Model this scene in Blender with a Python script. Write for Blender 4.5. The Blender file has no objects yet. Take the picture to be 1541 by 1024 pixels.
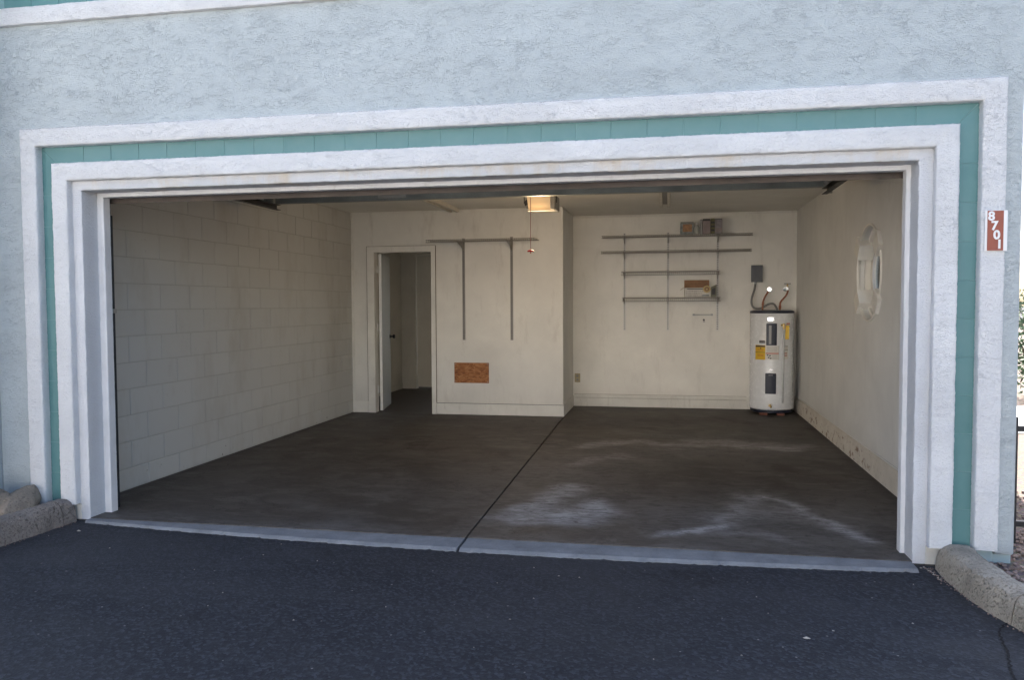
import bpy, bmesh, math, random
import numpy as np
from mathutils import Vector, Matrix, noise

random.seed(7)
sc = bpy.context.scene
C = sc.collection

# ------------------------------------------------------------------ camera
EYE = Vector((3.6222, -4.5015, 1.388))
YAW, PITCH, ROLL = -0.1926, -0.0447, -0.0046
fwd = Vector((math.sin(YAW) * math.cos(PITCH), math.cos(YAW) * math.cos(PITCH), math.sin(PITCH)))
right0 = Vector((math.cos(YAW), -math.sin(YAW), 0))
up0 = right0.cross(fwd)
cr, sr = math.cos(-ROLL), math.sin(-ROLL)
rightv = right0 * cr - up0 * sr
upv = up0 * cr + right0 * sr
cam_data = bpy.data.cameras.new('camera')
cam = bpy.data.objects.new('camera', cam_data)
C.objects.link(cam)
M = Matrix((rightv, upv, -fwd)).transposed().to_4x4()
M.translation = EYE
cam.matrix_world = M
cam_data.sensor_width = 36
cam_data.sensor_fit = 'HORIZONTAL'
cam_data.lens = 36 * 1199.8 / 1541
cam_data.clip_end = 2000
cam_data.clip_start = 0.05
sc.camera = cam

# ------------------------------------------------------------------ sky, sun, exposure
SUN_EL, SUN_AZ = math.radians(47), math.radians(-6)      # azimuth measured from +y towards +x: the sun stands behind the building
world = bpy.data.worlds.new('World')
sc.world = world
world.use_nodes = True
wn = world.node_tree
wn.nodes.clear()
sky = wn.nodes.new('ShaderNodeTexSky')
sky.sky_type = 'NISHITA'
sky.sun_disc = False
sky.sun_elevation = SUN_EL
sky.sun_rotation = SUN_AZ
sky.air_density = 0.9
sky.dust_density = 2.5
sky.ozone_density = 0.5
hsv = wn.nodes.new('ShaderNodeHueSaturation')
hsv.inputs['Saturation'].default_value = 0.95
bg = wn.nodes.new('ShaderNodeBackground')
bg.inputs['Strength'].default_value = 0.098
wo = wn.nodes.new('ShaderNodeOutputWorld')
wn.links.new(sky.outputs[0], hsv.inputs['Color'])
wn.links.new(hsv.outputs[0], bg.inputs['Color'])
wn.links.new(bg.outputs[0], wo.inputs['Surface'])

sun_d = bpy.data.lights.new('sun', 'SUN')
sun_d.energy = 5.0
sun_d.angle = math.radians(0.53)
sun_d.color = (1.0, 0.95, 0.88)
sun = bpy.data.objects.new('sun', sun_d)
C.objects.link(sun)
to_sun = Vector((math.sin(SUN_AZ) * math.cos(SUN_EL), math.cos(SUN_AZ) * math.cos(SUN_EL), math.sin(SUN_EL)))
sun.rotation_euler = (-to_sun).to_track_quat('-Z', 'Y').to_euler()
sun.location = (0, 0, 20)

sc.view_settings.view_transform = 'Standard'
sc.view_settings.look = 'None'
sc.view_settings.gamma = 1
sc.view_settings.use_curve_mapping = False
sc.view_settings.exposure = 2.13

# ------------------------------------------------------------------ materials
class NT:
    def __init__(s, name):
        s.m = bpy.data.materials.new(name)
        s.m.use_nodes = True
        s.t = s.m.node_tree
        s.b = s.t.nodes['Principled BSDF']
        s.out = s.t.nodes['Material Output']
    def n(s, typ, **kw):
        nd = s.t.nodes.new('ShaderNode' + typ)
        for k, v in kw.items():
            if k in nd.inputs.keys() if hasattr(nd.inputs, 'keys') else False:
                nd.inputs[k].default_value = v
            else:
                setattr(nd, k, v)
        return nd
    def l(s, a, b):
        s.t.links.new(a, b)
    def coord(s, which='Object', scale=(1, 1, 1)):
        tc = s.n('TexCoord')
        mp = s.n('Mapping')
        mp.inputs['Scale'].default_value = scale
        s.l(tc.outputs[which], mp.inputs['Vector'])
        return mp.outputs[0]
    def world(s, scale=(1, 1, 1)):
        g = s.n('NewGeometry')
        mp = s.n('Mapping')
        mp.inputs['Scale'].default_value = scale
        s.l(g.outputs['Position'], mp.inputs['Vector'])
        return mp.outputs[0]
    def noise(s, vec, scale, detail=4, rough=0.55, dist=0.0):
        nd = s.n('TexNoise')
        nd.inputs['Scale'].default_value = scale
        nd.inputs['Detail'].default_value = detail
        nd.inputs['Roughness'].default_value = rough
        nd.inputs['Distortion'].default_value = dist
        if vec is not None:
            s.l(vec, nd.inputs['Vector'])
        return nd.outputs['Fac']
    def ramp(s, fac, stops, interp='LINEAR'):
        nd = s.n('ValToRGB')
        cr_ = nd.color_ramp
        cr_.interpolation = interp
        while len(cr_.elements) < len(stops):
            cr_.elements.new(0.5)
        for e, (p, c) in zip(cr_.elements, stops):
            e.position = p
            e.color = (c, c, c, 1) if isinstance(c, (int, float)) else (*c, 1)
        s.l(fac, nd.inputs[0])
        return nd.outputs[0]
    def math(s, op, a, b=None, clamp=False):
        nd = s.n('Math')
        nd.operation = op
        nd.use_clamp = clamp
        for i, v in enumerate((a, b)):
            if v is None:
                continue
            if isinstance(v, (int, float)):
                nd.inputs[i].default_value = v
            else:
                s.l(v, nd.inputs[i])
        return nd.outputs[0]
    def mix(s, fac, a, b, blend='MIX'):
        nd = s.n('MixRGB')
        nd.blend_type = blend
        for i, v in enumerate((fac, a, b)):
            if isinstance(v, (int, float)):
                nd.inputs[i].default_value = v if i == 0 else (v, v, v, 1)
            elif isinstance(v, tuple):
                nd.inputs[i].default_value = (*v, 1)
            else:
                s.l(v, nd.inputs[i])
        return nd.outputs[0]
    def bump(s, h, strength=0.5, dist=0.005, prev=None):
        nd = s.n('Bump')
        nd.inputs['Strength'].default_value = strength
        nd.inputs['Distance'].default_value = dist
        s.l(h, nd.inputs['Height'])
        if prev is not None:
            s.l(prev, nd.inputs['Normal'])
        return nd.outputs[0]
    def fin(s, color=None, rough=0.6, normal=None, metal=0.0, spec=None):
        b = s.b
        if color is not None:
            if isinstance(color, tuple):
                b.inputs['Base Color'].default_value = (*color, 1)
            else:
                s.l(color, b.inputs['Base Color'])
        if isinstance(rough, (int, float)):
            b.inputs['Roughness'].default_value = rough
        else:
            s.l(rough, b.inputs['Roughness'])
        b.inputs['Metallic'].default_value = metal
        if spec is not None:
            b.inputs['Specular IOR Level'].default_value = spec
        if normal is not None:
            s.l(normal, b.inputs['Normal'])
        return s.m

def mat_stucco(name, col, ridge=0.8, ridge_scale=30.0, flat=0.45, stain_bounce=0.0, stain_bounce_col=(0.5, 0.42, 0.3), bounce_above=None, dist=0.0046, plate=0.2, brk=0.5):
    t = NT(name)
    p = t.world((1, 1, 1.9))
    warp = t.n('TexNoise'); warp.inputs['Scale'].default_value = 9; warp.inputs['Detail'].default_value = 3
    t.l(p, warp.inputs['Vector'])
    add = t.n('VectorMath'); add.operation = 'MULTIPLY_ADD'
    t.l(warp.outputs['Color'], add.inputs[0]); add.inputs[1].default_value = (0.05, 0.05, 0.05); t.l(p, add.inputs[2])
    n1 = t.noise(add.outputs[0], ridge_scale, 4, 0.62, 0.4)
    r = t.math('ABSOLUTE', t.math('SUBTRACT', n1, 0.5))
    rid = t.ramp(r, [(0.0, 1.0), (0.03, 0.6), (0.07, 0.0)])
    big = t.noise(p, 6.0, 3, 0.55)
    msk = t.ramp(big, [(flat - 0.16, 0.45), (flat + 0.14, 1.0)])
    bk = t.ramp(t.noise(p, ridge_scale * 0.5, 3, 0.6), [(brk - 0.12, 0.25), (brk + 0.12, 1.0)])
    lace = t.math('MULTIPLY', t.math('MULTIPLY', rid, msk), bk)
    grain = t.noise(p, 62, 4, 0.72)
    fineg = t.noise(p, 170, 3, 0.7)
    und = t.noise(p, 2.2, 2, 0.5)
    h = t.math('ADD', t.math('MULTIPLY', lace, plate), t.math('MULTIPLY', grain, 0.9))
    h = t.math('ADD', h, t.math('MULTIPLY', fineg, 0.25))
    h = t.math('ADD', h, t.math('MULTIPLY', und, 0.35))
    nrm = t.bump(h, ridge, dist)
    wob = t.noise(p, 1.3, 4, 0.6)
    c = t.mix(t.ramp(wob, [(0.3, 0.0), (0.7, 1.0)]), tuple(x * 0.93 for x in col), tuple(min(x * 1.05, 0.86) for x in col))
    pit = t.ramp(t.noise(p, 60, 3, 0.6), [(0.24, 1.0), (0.31, 0.0)])
    c = t.mix(t.math('MULTIPLY', pit, 0.35), c, tuple(x * 0.55 for x in col))
    if stain_bounce:
        st = t.ramp(t.noise(t.world((1, 1, 0.35)), 5, 5, 0.65), [(0.5, 0.0), (0.75, stain_bounce)])
        if bounce_above:
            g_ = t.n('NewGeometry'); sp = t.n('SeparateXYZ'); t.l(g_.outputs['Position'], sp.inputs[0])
            st = t.math('MULTIPLY', st, t.math('GREATER_THAN', sp.outputs[2], bounce_above))
        c = t.mix(st, c, stain_bounce_col)
    return t.fin(c, 0.85, nrm, spec=0.25)

def mat_paint(name, col, dirt=0.25, dirt_col=(0.23, 0.18, 0.12), rough=0.55, bump=0.15, scale=1.0, low_dirt=0.0):
    t = NT(name)
    p = t.world()
    a = t.noise(p, 1.6 * scale, 5, 0.62, 0.3)
    b = t.noise(t.world((1, 1, 0.25)), 7 * scale, 5, 0.7)
    c = t.mix(t.ramp(a, [(0.3, 0.0), (0.72, 1.0)]), tuple(x * 0.9 for x in col), tuple(min(1, x * 1.05) for x in col))
    sm = t.ramp(b, [(0.55, 0.0), (0.82, dirt)])
    c = t.mix(sm, c, dirt_col)
    sc1 = t.ramp(t.noise(p, 38, 4, 0.7, 1.5), [(0.68, 0.0), (0.74, min(1, dirt * 1.6))])
    gate = t.ramp(t.noise(p, 2.3, 2, 0.5), [(0.5, 0.0), (0.62, 1.0)])
    c = t.mix(t.math('MULTIPLY', sc1, gate), c, (0.16, 0.12, 0.09))
    if low_dirt:
        g = t.n('NewGeometry'); sp = t.n('SeparateXYZ'); t.l(g.outputs['Position'], sp.inputs[0])
        lo = t.ramp(t.math('ADD', sp.outputs[2], t.math('MULTIPLY', b, 0.3)), [(0.12, low_dirt), (0.5, 0.0)])
        c = t.mix(lo, c, dirt_col)
    h = t.math('ADD', t.noise(p, 120, 3, 0.6), t.math('MULTIPLY', t.noise(p, 14, 3, 0.5), 1.2))
    return t.fin(c, rough, t.bump(h, bump, 0.002), spec=0.35)

def mat_plain(name, col, rough=0.5, metal=0.0, var=0.12, bump=0.0, vscale=14, spec=None):
    t = NT(name)
    p = t.coord('Object')
    n_ = t.noise(p, vscale, 4, 0.6)
    c = t.mix(t.ramp(n_, [(0.3, 0.0), (0.7, 1.0)]), tuple(x * (1 - var) for x in col), tuple(min(1, x * (1 + var)) for x in col))
    nr = t.bump(t.noise(p, 160, 3, 0.6), bump, 0.002) if bump else None
    rr = t.ramp(t.noise(p, vscale * 2, 3), [(0.3, max(0.02, rough - 0.08)), (0.7, min(1, rough + 0.1))])
    return t.fin(c, rr, nr, metal, spec)

MAT = {}
MAT['stucco'] = mat_stucco('pale_blue_stucco', (0.512, 0.562, 0.580), 1.0, 30, 0.48, dist=0.0074, plate=0.42, brk=0.48)
MAT['stucco_white'] = mat_stucco('white_trim_stucco', (0.785, 0.79, 0.80), 1.0, 34, 0.5, dist=0.0095, plate=0.34, brk=0.50)
MAT['stucco_inner'] = mat_stucco('stain_and_bounce_trim_stucco', (0.68, 0.69, 0.715), 1.0, 36, 0.5, 0.7, (0.60, 0.48, 0.33), 2.12, dist=0.008)  # cream stains, with warm ground bounce under the head painted in
MAT['stem'] = mat_stucco('painted_footing', (0.60, 0.60, 0.57), 0.3, 20, 0.6, 0.5, (0.42, 0.33, 0.22))
MAT['stem_blue'] = mat_stucco('blue_painted_footing', (0.40, 0.50, 0.52), 0.3, 20, 0.6)
MAT['wood_white'] = mat_paint('white_door_frame_paint', (0.74, 0.74, 0.75), 0.3, bump=0.3, scale=3)
MAT['cream'] = mat_paint('cream_wall_paint', (0.79, 0.768, 0.71), 0.3, low_dirt=0.2)
MAT['cream_lit'] = mat_paint('cream_lit_wall_paint', (0.86, 0.835, 0.77), 0.22, low_dirt=0.14)  # partition's cream lightened: extra light on the back wall put into the colour
MAT['cream_board'] = mat_paint('cream_board_paint', (0.79, 0.77, 0.71), 0.35, scale=2.2, low_dirt=0.1)
MAT['key_lit_paint'] = mat_paint('window_trim_lit_paint', (0.84, 0.81, 0.74), 0.2, scale=3)  # cream lightened: daylight caught by the window trim put into the colour
MAT['side_wall'] = mat_paint('grey_cream_wall_paint', (0.77, 0.76, 0.725), 0.2, low_dirt=0.22)
MAT['ceiling'] = mat_paint('ceiling_paint', (0.78, 0.76, 0.70), 0.12)
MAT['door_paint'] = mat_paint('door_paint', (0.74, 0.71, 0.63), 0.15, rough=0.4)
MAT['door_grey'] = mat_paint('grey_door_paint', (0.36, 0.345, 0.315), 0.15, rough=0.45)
MAT['hall_floor'] = mat_paint('hall_floor_finish', (0.055, 0.04, 0.033), 0.3, rough=0.5)
MAT['roof'] = mat_plain('roofing', (0.25, 0.23, 0.21), 0.9)

def m_tile():
    t = NT('teal_glazed_tile')
    oi = t.n('ObjectInfo')
    p = t.world()
    n_ = t.noise(p, 7, 4, 0.6)
    c = t.mix(oi.outputs['Random'], (0.090, 0.215, 0.220), (0.102, 0.232, 0.240))
    c = t.mix(t.ramp(n_, [(0.35, 0.0), (0.75, 0.5)]), c, (0.145, 0.265, 0.27))
    return t.fin(c, 0.38, t.bump(t.noise(p, 40, 2), 0.06, 0.002), spec=0.4)
MAT['tile'] = m_tile()
MAT['grout'] = mat_plain('pale_grout', (0.20, 0.34, 0.35), 0.9)

def m_block():
    t = NT('painted_block')
    oi = t.n('ObjectInfo')
    p = t.world()
    c = t.mix(oi.outputs['Random'], (0.56, 0.555, 0.525), (0.58, 0.575, 0.545))
    b = t.noise(t.world((1, 1, 0.4)), 3.4, 5, 0.65)
    c = t.mix(t.ramp(b, [(0.5, 0.0), (0.8, 0.35)]), c, (0.33, 0.28, 0.21))
    g = t.n('NewGeometry'); sp = t.n('SeparateXYZ'); t.l(g.outputs['Position'], sp.inputs[0])
    chip = t.ramp(t.noise(p, 16, 4, 0.7), [(0.66, 0.0), (0.69, 1.0)])
    low = t.ramp(sp.outputs[2], [(0.03, 1.0), (0.22, 0.0)])
    c = t.mix(t.math('MULTIPLY', chip, low), c, (0.10, 0.08, 0.06))
    rub = t.ramp(t.noise(p, 11, 5, 0.75, 2.0), [(0.64, 0.0), (0.72, 0.6)])
    mid = t.ramp(t.noise(p, 1.1, 2), [(0.52, 0.0), (0.62, 1.0)])
    c = t.mix(t.math('MULTIPLY', rub, mid), c, (0.25, 0.21, 0.16))
    h = t.math('ADD', t.noise(p, 150, 3, 0.7), t.math('MULTIPLY', t.noise(p, 28, 4, 0.6), 1.3))
    return t.fin(c, 0.6, t.bump(h, 0.35, 0.003), spec=0.35)
MAT['block'] = m_block()
MAT['mortar'] = mat_paint('painted_mortar', (0.47, 0.46, 0.43), 0.3)

def m_floor():
    t = NT('stained_concrete')
    p = t.world()
    at_ = t.n('Attribute'); at_.attribute_name = 'dust'
    ag_ = t.n('Attribute'); ag_.attribute_name = 'grime'
    a = t.noise(p, 1.1, 6, 0.62, 0.4)
    b = t.noise(t.world((0.7, 1.5, 1)), 3.2, 8, 0.74, 0.7)
    fine = t.noise(p, 55, 4, 0.7)
    c = t.mix(t.ramp(a, [(0.38, 0.0), (0.62, 1.0)]), (0.034, 0.026, 0.020), (0.105, 0.091, 0.077))
    c = t.mix(t.ramp(b, [(0.47, 0.0), (0.62, 0.8)]), c, (0.135, 0.122, 0.107))
    str_ = t.noise(t.world((0.35, 2.6, 1)), 7.0, 6, 0.75, 1.2)
    c = t.mix(t.ramp(str_, [(0.54, 0.0), (0.66, 0.55)]), c, (0.028, 0.022, 0.018))
    c = t.mix(t.ramp(t.noise(t.world((0.8, 3.5, 1)), 16, 6, 0.8, 1.0), [(0.57, 0.0), (0.68, 0.4)]), c, (0.15, 0.145, 0.14))
    c = t.mix(t.ramp(t.noise(p, 2.6, 5, 0.65, 0.8), [(0.50, 0.0), (0.64, 0.75)]), c, (0.030, 0.021, 0.016))
    c = t.mix(t.math('MULTIPLY', fine, 0.35), c, (0.05, 0.04, 0.033))
    spot = t.ramp(t.noise(p, 17, 3, 0.5, 0.4), [(0.68, 0.0), (0.70, 0.75)])
    c = t.mix(spot, c, (0.022, 0.016, 0.013))
    cn = t.math('ABSOLUTE', t.math('SUBTRACT', t.noise(p, 0.9, 7, 0.62, 0.3), 0.47))
    c = t.mix(t.ramp(cn, [(0.0, 0.75), (0.0016, 0.0)]), c, (0.014, 0.011, 0.009))
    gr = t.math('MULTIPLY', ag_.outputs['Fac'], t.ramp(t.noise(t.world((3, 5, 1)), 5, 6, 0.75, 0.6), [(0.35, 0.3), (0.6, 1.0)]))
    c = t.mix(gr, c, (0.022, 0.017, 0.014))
    brush = t.noise(t.world((1.6, 4, 1)), 5, 9, 0.78, 1.1)
    d = t.math('MULTIPLY', at_.outputs['Fac'], t.ramp(brush, [(0.37, 0.15), (0.58, 1.35)]))
    c = t.mix(t.math('MINIMUM', d, 0.9), c, (0.46, 0.455, 0.46))
    sp = t.ramp(t.noise(p, 130, 2, 0.5), [(0.745, 0.0), (0.76, 0.8)])
    c = t.mix(sp, c, (0.45, 0.43, 0.40))
    r = t.ramp(a, [(0.3, 0.5), (0.7, 0.72)])
    h = t.math('ADD', fine, t.math('MULTIPLY', t.noise(p, 9, 4), 1.5))
    return t.fin(c, r, t.bump(h, 0.12, 0.002), spec=0.4)
MAT['floor'] = m_floor()

def m_conc(name, col, speck=0.4, sc_=1.0, pits=0.0):
    t = NT(name)
    p = t.world()
    a = t.noise(p, 6 * sc_, 6, 0.65)
    c = t.mix(t.ramp(a, [(0.3, 0.0), (0.7, 1.0)]), tuple(x * 0.72 for x in col), tuple(x * 1.15 for x in col))
    f = t.noise(p, 85, 4, 0.75)
    c = t.mix(t.ramp(f, [(0.56, 0.0), (0.66, speck)]), c, tuple(x * 0.35 for x in col))
    c = t.mix(t.ramp(t.noise(p, 60, 3), [(0.66, 0.0), (0.74, speck)]), c, tuple(min(0.7, x * 1.8) for x in col))
    h = t.math('ADD', f, t.math('MULTIPLY', t.noise(p, 22, 4), 1.0))
    if pits:
        pt = t.ramp(t.noise(p, 75, 4, 0.7), [(0.36, 1.0), (0.45, 0.0)])
        c = t.mix(t.math('MULTIPLY', pt, 0.55), c, tuple(x * 0.28 for x in col))
        big = t.ramp(t.noise(p, 3.5, 4, 0.6), [(0.42, 0.0), (0.75, 0.5)])
        c = t.mix(big, c, tuple(x * 0.6 for x in col))
        h = t.math('SUBTRACT', h, t.math('MULTIPLY', pt, pits))
    return t.fin(c, 0.85, t.bump(h, 0.9 if pits else 0.6, 0.007 if pits else 0.004), spec=0.25)
MAT['threshold'] = m_conc('pale_threshold_concrete', (0.25, 0.257, 0.27), 0.25)
MAT['kerb'] = m_conc('kerb_concrete', (0.44, 0.39, 0.32), 0.85, 1, 1.0)
MAT['kerb_dark'] = m_conc('weathered_kerb_concrete', (0.30, 0.26, 0.23), 0.85, 1, 1.0)
MAT['rock'] = m_conc('rock_stone', (0.33, 0.275, 0.22), 0.6, 1.2, 0.6)
MAT['pebble'] = mat_plain('pebble_stone', (0.26, 0.19, 0.16), 0.85, var=0.5, vscale=9)
MAT['paving'] = m_conc('pale_paving', (0.42, 0.41, 0.39), 0.2)

def m_asphalt():
    t = NT('asphalt')
    p = t.world()
    v = t.n('TexVoronoi'); v.inputs['Scale'].default_value = 78; t.l(p, v.inputs['Vector'])
    v2 = t.n('TexVoronoi'); v2.inputs['Scale'].default_value = 34; t.l(p, v2.inputs['Vector'])
    a = t.noise(p, 1.0, 5, 0.6)
    c = t.mix(t.ramp(a, [(0.3, 0.0), (0.7, 1.0)]), (0.015, 0.0175, 0.024), (0.026, 0.029, 0.038))
    sepc = t.n('SeparateColor'); t.l(v.outputs['Color'], sepc.inputs[0])
    c = t.mix(t.ramp(sepc.outputs[0], [(0.45, 0.0), (0.95, 0.85)]), c, (0.060, 0.066, 0.080))
    c = t.mix(t.ramp(sepc.outputs[1], [(0.5, 0.0), (0.95, 0.6)]), c, (0.010, 0.011, 0.014))
    sep2 = t.n('SeparateColor'); t.l(v2.outputs['Color'], sep2.inputs[0])
    near = t.ramp(v2.outputs['Distance'], [(0.12, 1.0), (0.2, 0.0)])
    pick = t.ramp(sep2.outputs[1], [(0.972, 0.0), (0.98, 1.0)])
    c = t.mix(t.math('MULTIPLY', near, pick), c, (0.26, 0.25, 0.24))
    c = t.mix(t.ramp(t.noise(t.world((0.5, 1.3, 1)), 0.9, 6, 0.68, 0.5), [(0.42, 0.0), (0.62, 0.45)]), c, (0.052, 0.054, 0.060))
    c = t.mix(t.ramp(t.noise(p, 1.7, 7, 0.75, 0.8), [(0.60, 0.0), (0.66, 0.5)]), c, (0.012, 0.012, 0.015))
    tan = t.ramp(t.noise(p, 2.7, 4, 0.7), [(0.55, 0.0), (0.8, 0.4)])
    c = t.mix(tan, c, (0.034, 0.034, 0.038))
    h = t.math('ADD', t.math('MULTIPLY', v.outputs['Distance'], 1.1), t.noise(p, 300, 2, 0.6))
    return t.fin(c, 0.8, t.bump(h, 0.75, 0.004), spec=0.35)
MAT['asphalt'] = m_asphalt()
MAT['tar'] = mat_plain('crack_dark', (0.008, 0.008, 0.009), 0.95)

def m_gravel():
    t = NT('gravel_bed')
    p = t.world()
    v = t.n('TexVoronoi'); v.inputs['Scale'].default_value = 48; t.l(p, v.inputs['Vector'])
    c = t.mix(0.75, (0.2, 0.15, 0.12), v.outputs['Color'], 'MULTIPLY')
    c = t.mix(0.5, c, (0.16, 0.12, 0.10))
    return t.fin(c, 0.9, t.bump(v.outputs['Distance'], 1.0, 0.01))
MAT['gravel'] = m_gravel()

def m_osb():
    t = NT('strand_board')
    p = t.coord('Object', (1, 1, 2.2))
    v = t.n('TexVoronoi'); v.inputs['Scale'].default_value = 34; v.inputs['Randomness'].default_value = 1
    wz = t.n('TexNoise'); wz.inputs['Scale'].default_value = 12
    t.l(p, wz.inputs['Vector'])
    ad = t.n('VectorMath'); ad.operation = 'MULTIPLY_ADD'
    t.l(wz.outputs['Color'], ad.inputs[0]); ad.inputs[1].default_value = (0.1, 0.1, 0.1); t.l(p, ad.inputs[2])
    t.l(ad.outputs[0], v.inputs['Vector'])
    se = t.n('SeparateColor'); t.l(v.outputs['Color'], se.inputs[0])
    c = t.ramp(se.outputs[0], [(0.0, (0.22, 0.075, 0.022)), (0.5, (0.36, 0.14, 0.045)), (1.0, (0.47, 0.22, 0.085))])
    c = t.mix(t.ramp(t.noise(p, 30, 4), [(0.55, 0.0), (0.7, 0.5)]), c, (0.15, 0.05, 0.018))
    return t.fin(c, 0.7, t.bump(se.outputs[1], 0.3, 0.002))
MAT['osb'] = m_osb()

MAT['black_steel'] = mat_plain('dark_track_steel', (0.03, 0.031, 0.034), 0.5, 0.4, 0.3)
MAT['door_wood'] = mat_plain('dark_door_wood', (0.075, 0.058, 0.047), 0.7, 0.0, 0.45, 0.2, 5)
MAT['door_skin'] = mat_plain('door_panel_paint', (0.35, 0.31, 0.27), 0.6)
MAT['strut'] = mat_plain('grey_green_steel', (0.26, 0.285, 0.28), 0.45, 0.55, 0.25, vscale=4)
MAT['galv'] = mat_plain('galvanized_steel', (0.42, 0.43, 0.43), 0.4, 0.7, 0.2)
MAT['shelf_wire'] = mat_plain('shelf_wire_coating', (0.30, 0.28, 0.25), 0.5, 0.1, 0.2)
MAT['white_metal'] = mat_plain('white_painted_metal', (0.72, 0.71, 0.68), 0.4, 0.0, 0.06)
MAT['slot'] = mat_plain('slot_dark', (0.06, 0.055, 0.05), 0.9)
MAT['slot_grey'] = mat_plain('standard_grey', (0.26, 0.25, 0.23), 0.5, 0.2)
MAT['channel'] = mat_plain('ceiling_channel_paint', (0.60, 0.57, 0.50), 0.5)
MAT['tank'] = mat_plain('white_enamel', (0.82, 0.835, 0.85), 0.22, 0.0, 0.03, spec=0.5)
MAT['navy'] = NT('navy_plastic').fin((0.016, 0.022, 0.042), 0.38, spec=0.4)
MAT['label_yellow'] = mat_plain('yellow_label', (0.75, 0.48, 0.03), 0.5, 0, 0.05)
MAT['label_white'] = mat_plain('white_label', (0.72, 0.70, 0.65), 0.5, 0, 0.05)
MAT['label_red'] = mat_plain('red_print', (0.5, 0.09, 0.045), 0.5, 0, 0.05)
MAT['label_ink'] = mat_plain('dark_print', (0.05, 0.05, 0.055), 0.6)
MAT['label_grey'] = mat_plain('grey_print', (0.36, 0.36, 0.36), 0.6)
MAT['badge'] = mat_plain('silver_badge', (0.8, 0.8, 0.8), 0.18, 0.9, 0.03)
MAT['brass'] = mat_plain('brass', (0.55, 0.40, 0.17), 0.35, 0.85)
MAT['chrome'] = mat_plain('chrome', (0.8, 0.8, 0.8), 0.12, 1.0, 0.03)
MAT['copper'] = mat_plain('old_copper', (0.40, 0.17, 0.10), 0.4, 0.6, 0.4, vscale=30)
MAT['red_plastic'] = mat_plain('red_plastic', (0.45, 0.03, 0.025), 0.4)
MAT['cord'] = mat_plain('cord_fibre', (0.32, 0.10, 0.08), 0.8)
MAT['box_grey'] = mat_plain('grey_enamel', (0.10, 0.105, 0.115), 0.4, 0.2)
MAT['conduit'] = mat_plain('grey_conduit', (0.22, 0.22, 0.21), 0.5, 0.2)
MAT['almond'] = mat_plain('almond_plastic', (0.40, 0.33, 0.19), 0.45)
MAT['cardboard'] = mat_plain('cardboard', (0.30, 0.17, 0.095), 0.8, 0, 0.2, 0.1)
MAT['carton_white'] = mat_plain('printed_carton', (0.62, 0.60, 0.55), 0.7, 0, 0.1)
MAT['orange_carton'] = mat_plain('orange_carton', (0.34, 0.19, 0.10), 0.7, 0, 0.4, vscale=22)
MAT['greyblue'] = mat_plain('grey_blue_print', (0.24, 0.27, 0.27), 0.7, 0, 0.4, vscale=30)
MAT['bottle'] = mat_plain('white_bottle_plastic', (0.40, 0.41, 0.38), 0.4)
MAT['mauve'] = mat_plain('mauve_carton', (0.30, 0.25, 0.245), 0.7, 0, 0.2)
MAT['olive'] = mat_plain('olive_label', (0.16, 0.15, 0.07), 0.6, 0, 0.5, vscale=40)
MAT['greypack'] = mat_plain('grey_package', (0.27, 0.255, 0.265), 0.7, 0, 0.3, vscale=25)
MAT['green_card'] = mat_plain('green_grey_card', (0.20, 0.20, 0.15), 0.7, 0, 0.3)
MAT['tape'] = mat_plain('tan_tape', (0.55, 0.42, 0.18), 0.5)
MAT['plate_brown'] = mat_plain('brown_number_plate', (0.30, 0.075, 0.042), 0.45, 0, 0.06)
MAT['plate_white'] = mat_plain('white_number', (0.8, 0.8, 0.8), 0.5, 0, 0.03)
MAT['iron'] = mat_plain('black_iron', (0.012, 0.012, 0.014), 0.5)
MAT['leaf'] = mat_plain('shrub_leaf', (0.055, 0.10, 0.035), 0.6, 0, 0.5, vscale=3)
MAT['twig'] = mat_plain('shrub_twig', (0.12, 0.09, 0.06), 0.8)
MAT['brick'] = mat_plain('red_brick', (0.19, 0.075, 0.05), 0.85, 0, 0.3)

def m_glass():
    t = NT('window_glass')
    tr = t.n('BsdfTransparent'); tr.inputs[0].default_value = (0.93, 0.97, 0.98, 1)
    gl = t.n('BsdfGlossy'); gl.inputs['Roughness'].default_value = 0.05
    fr = t.n('Fresnel'); fr.inputs[0].default_value = 1.25
    mx = t.n('MixShader')
    t.l(fr.outputs[0], mx.inputs[0]); t.l(tr.outputs[0], mx.inputs[1]); t.l(gl.outputs[0], mx.inputs[2])
    t.l(mx.outputs[0], t.out.inputs['Surface'])
    return t.m
MAT['glass'] = m_glass()

def m_lens():
    t = NT('lit_lens')
    p = t.coord('Object')
    d = t.n('VectorMath'); d.operation = 'DISTANCE'
    t.l(p, d.inputs[0]); d.inputs[1].default_value = (-0.01, -0.05, -0.02)
    g = t.ramp(d.outputs['Value'], [(0.03, (1.0, 0.62, 0.24)), (0.11, (0.80, 0.46, 0.19)), (0.19, (0.42, 0.27, 0.14))])
    t.l(g, t.b.inputs['Emission Color'])
    t.b.inputs['Emission Strength'].default_value = 0.24
    return t.fin((0.30, 0.22, 0.13), 0.45)
MAT['lens'] = m_lens()

# ------------------------------------------------------------------ helpers
def wloc(o):
    v = Vector((0, 0, 0))
    while o is not None:
        v = v + o.location
        o = o.parent
    return v

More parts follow.
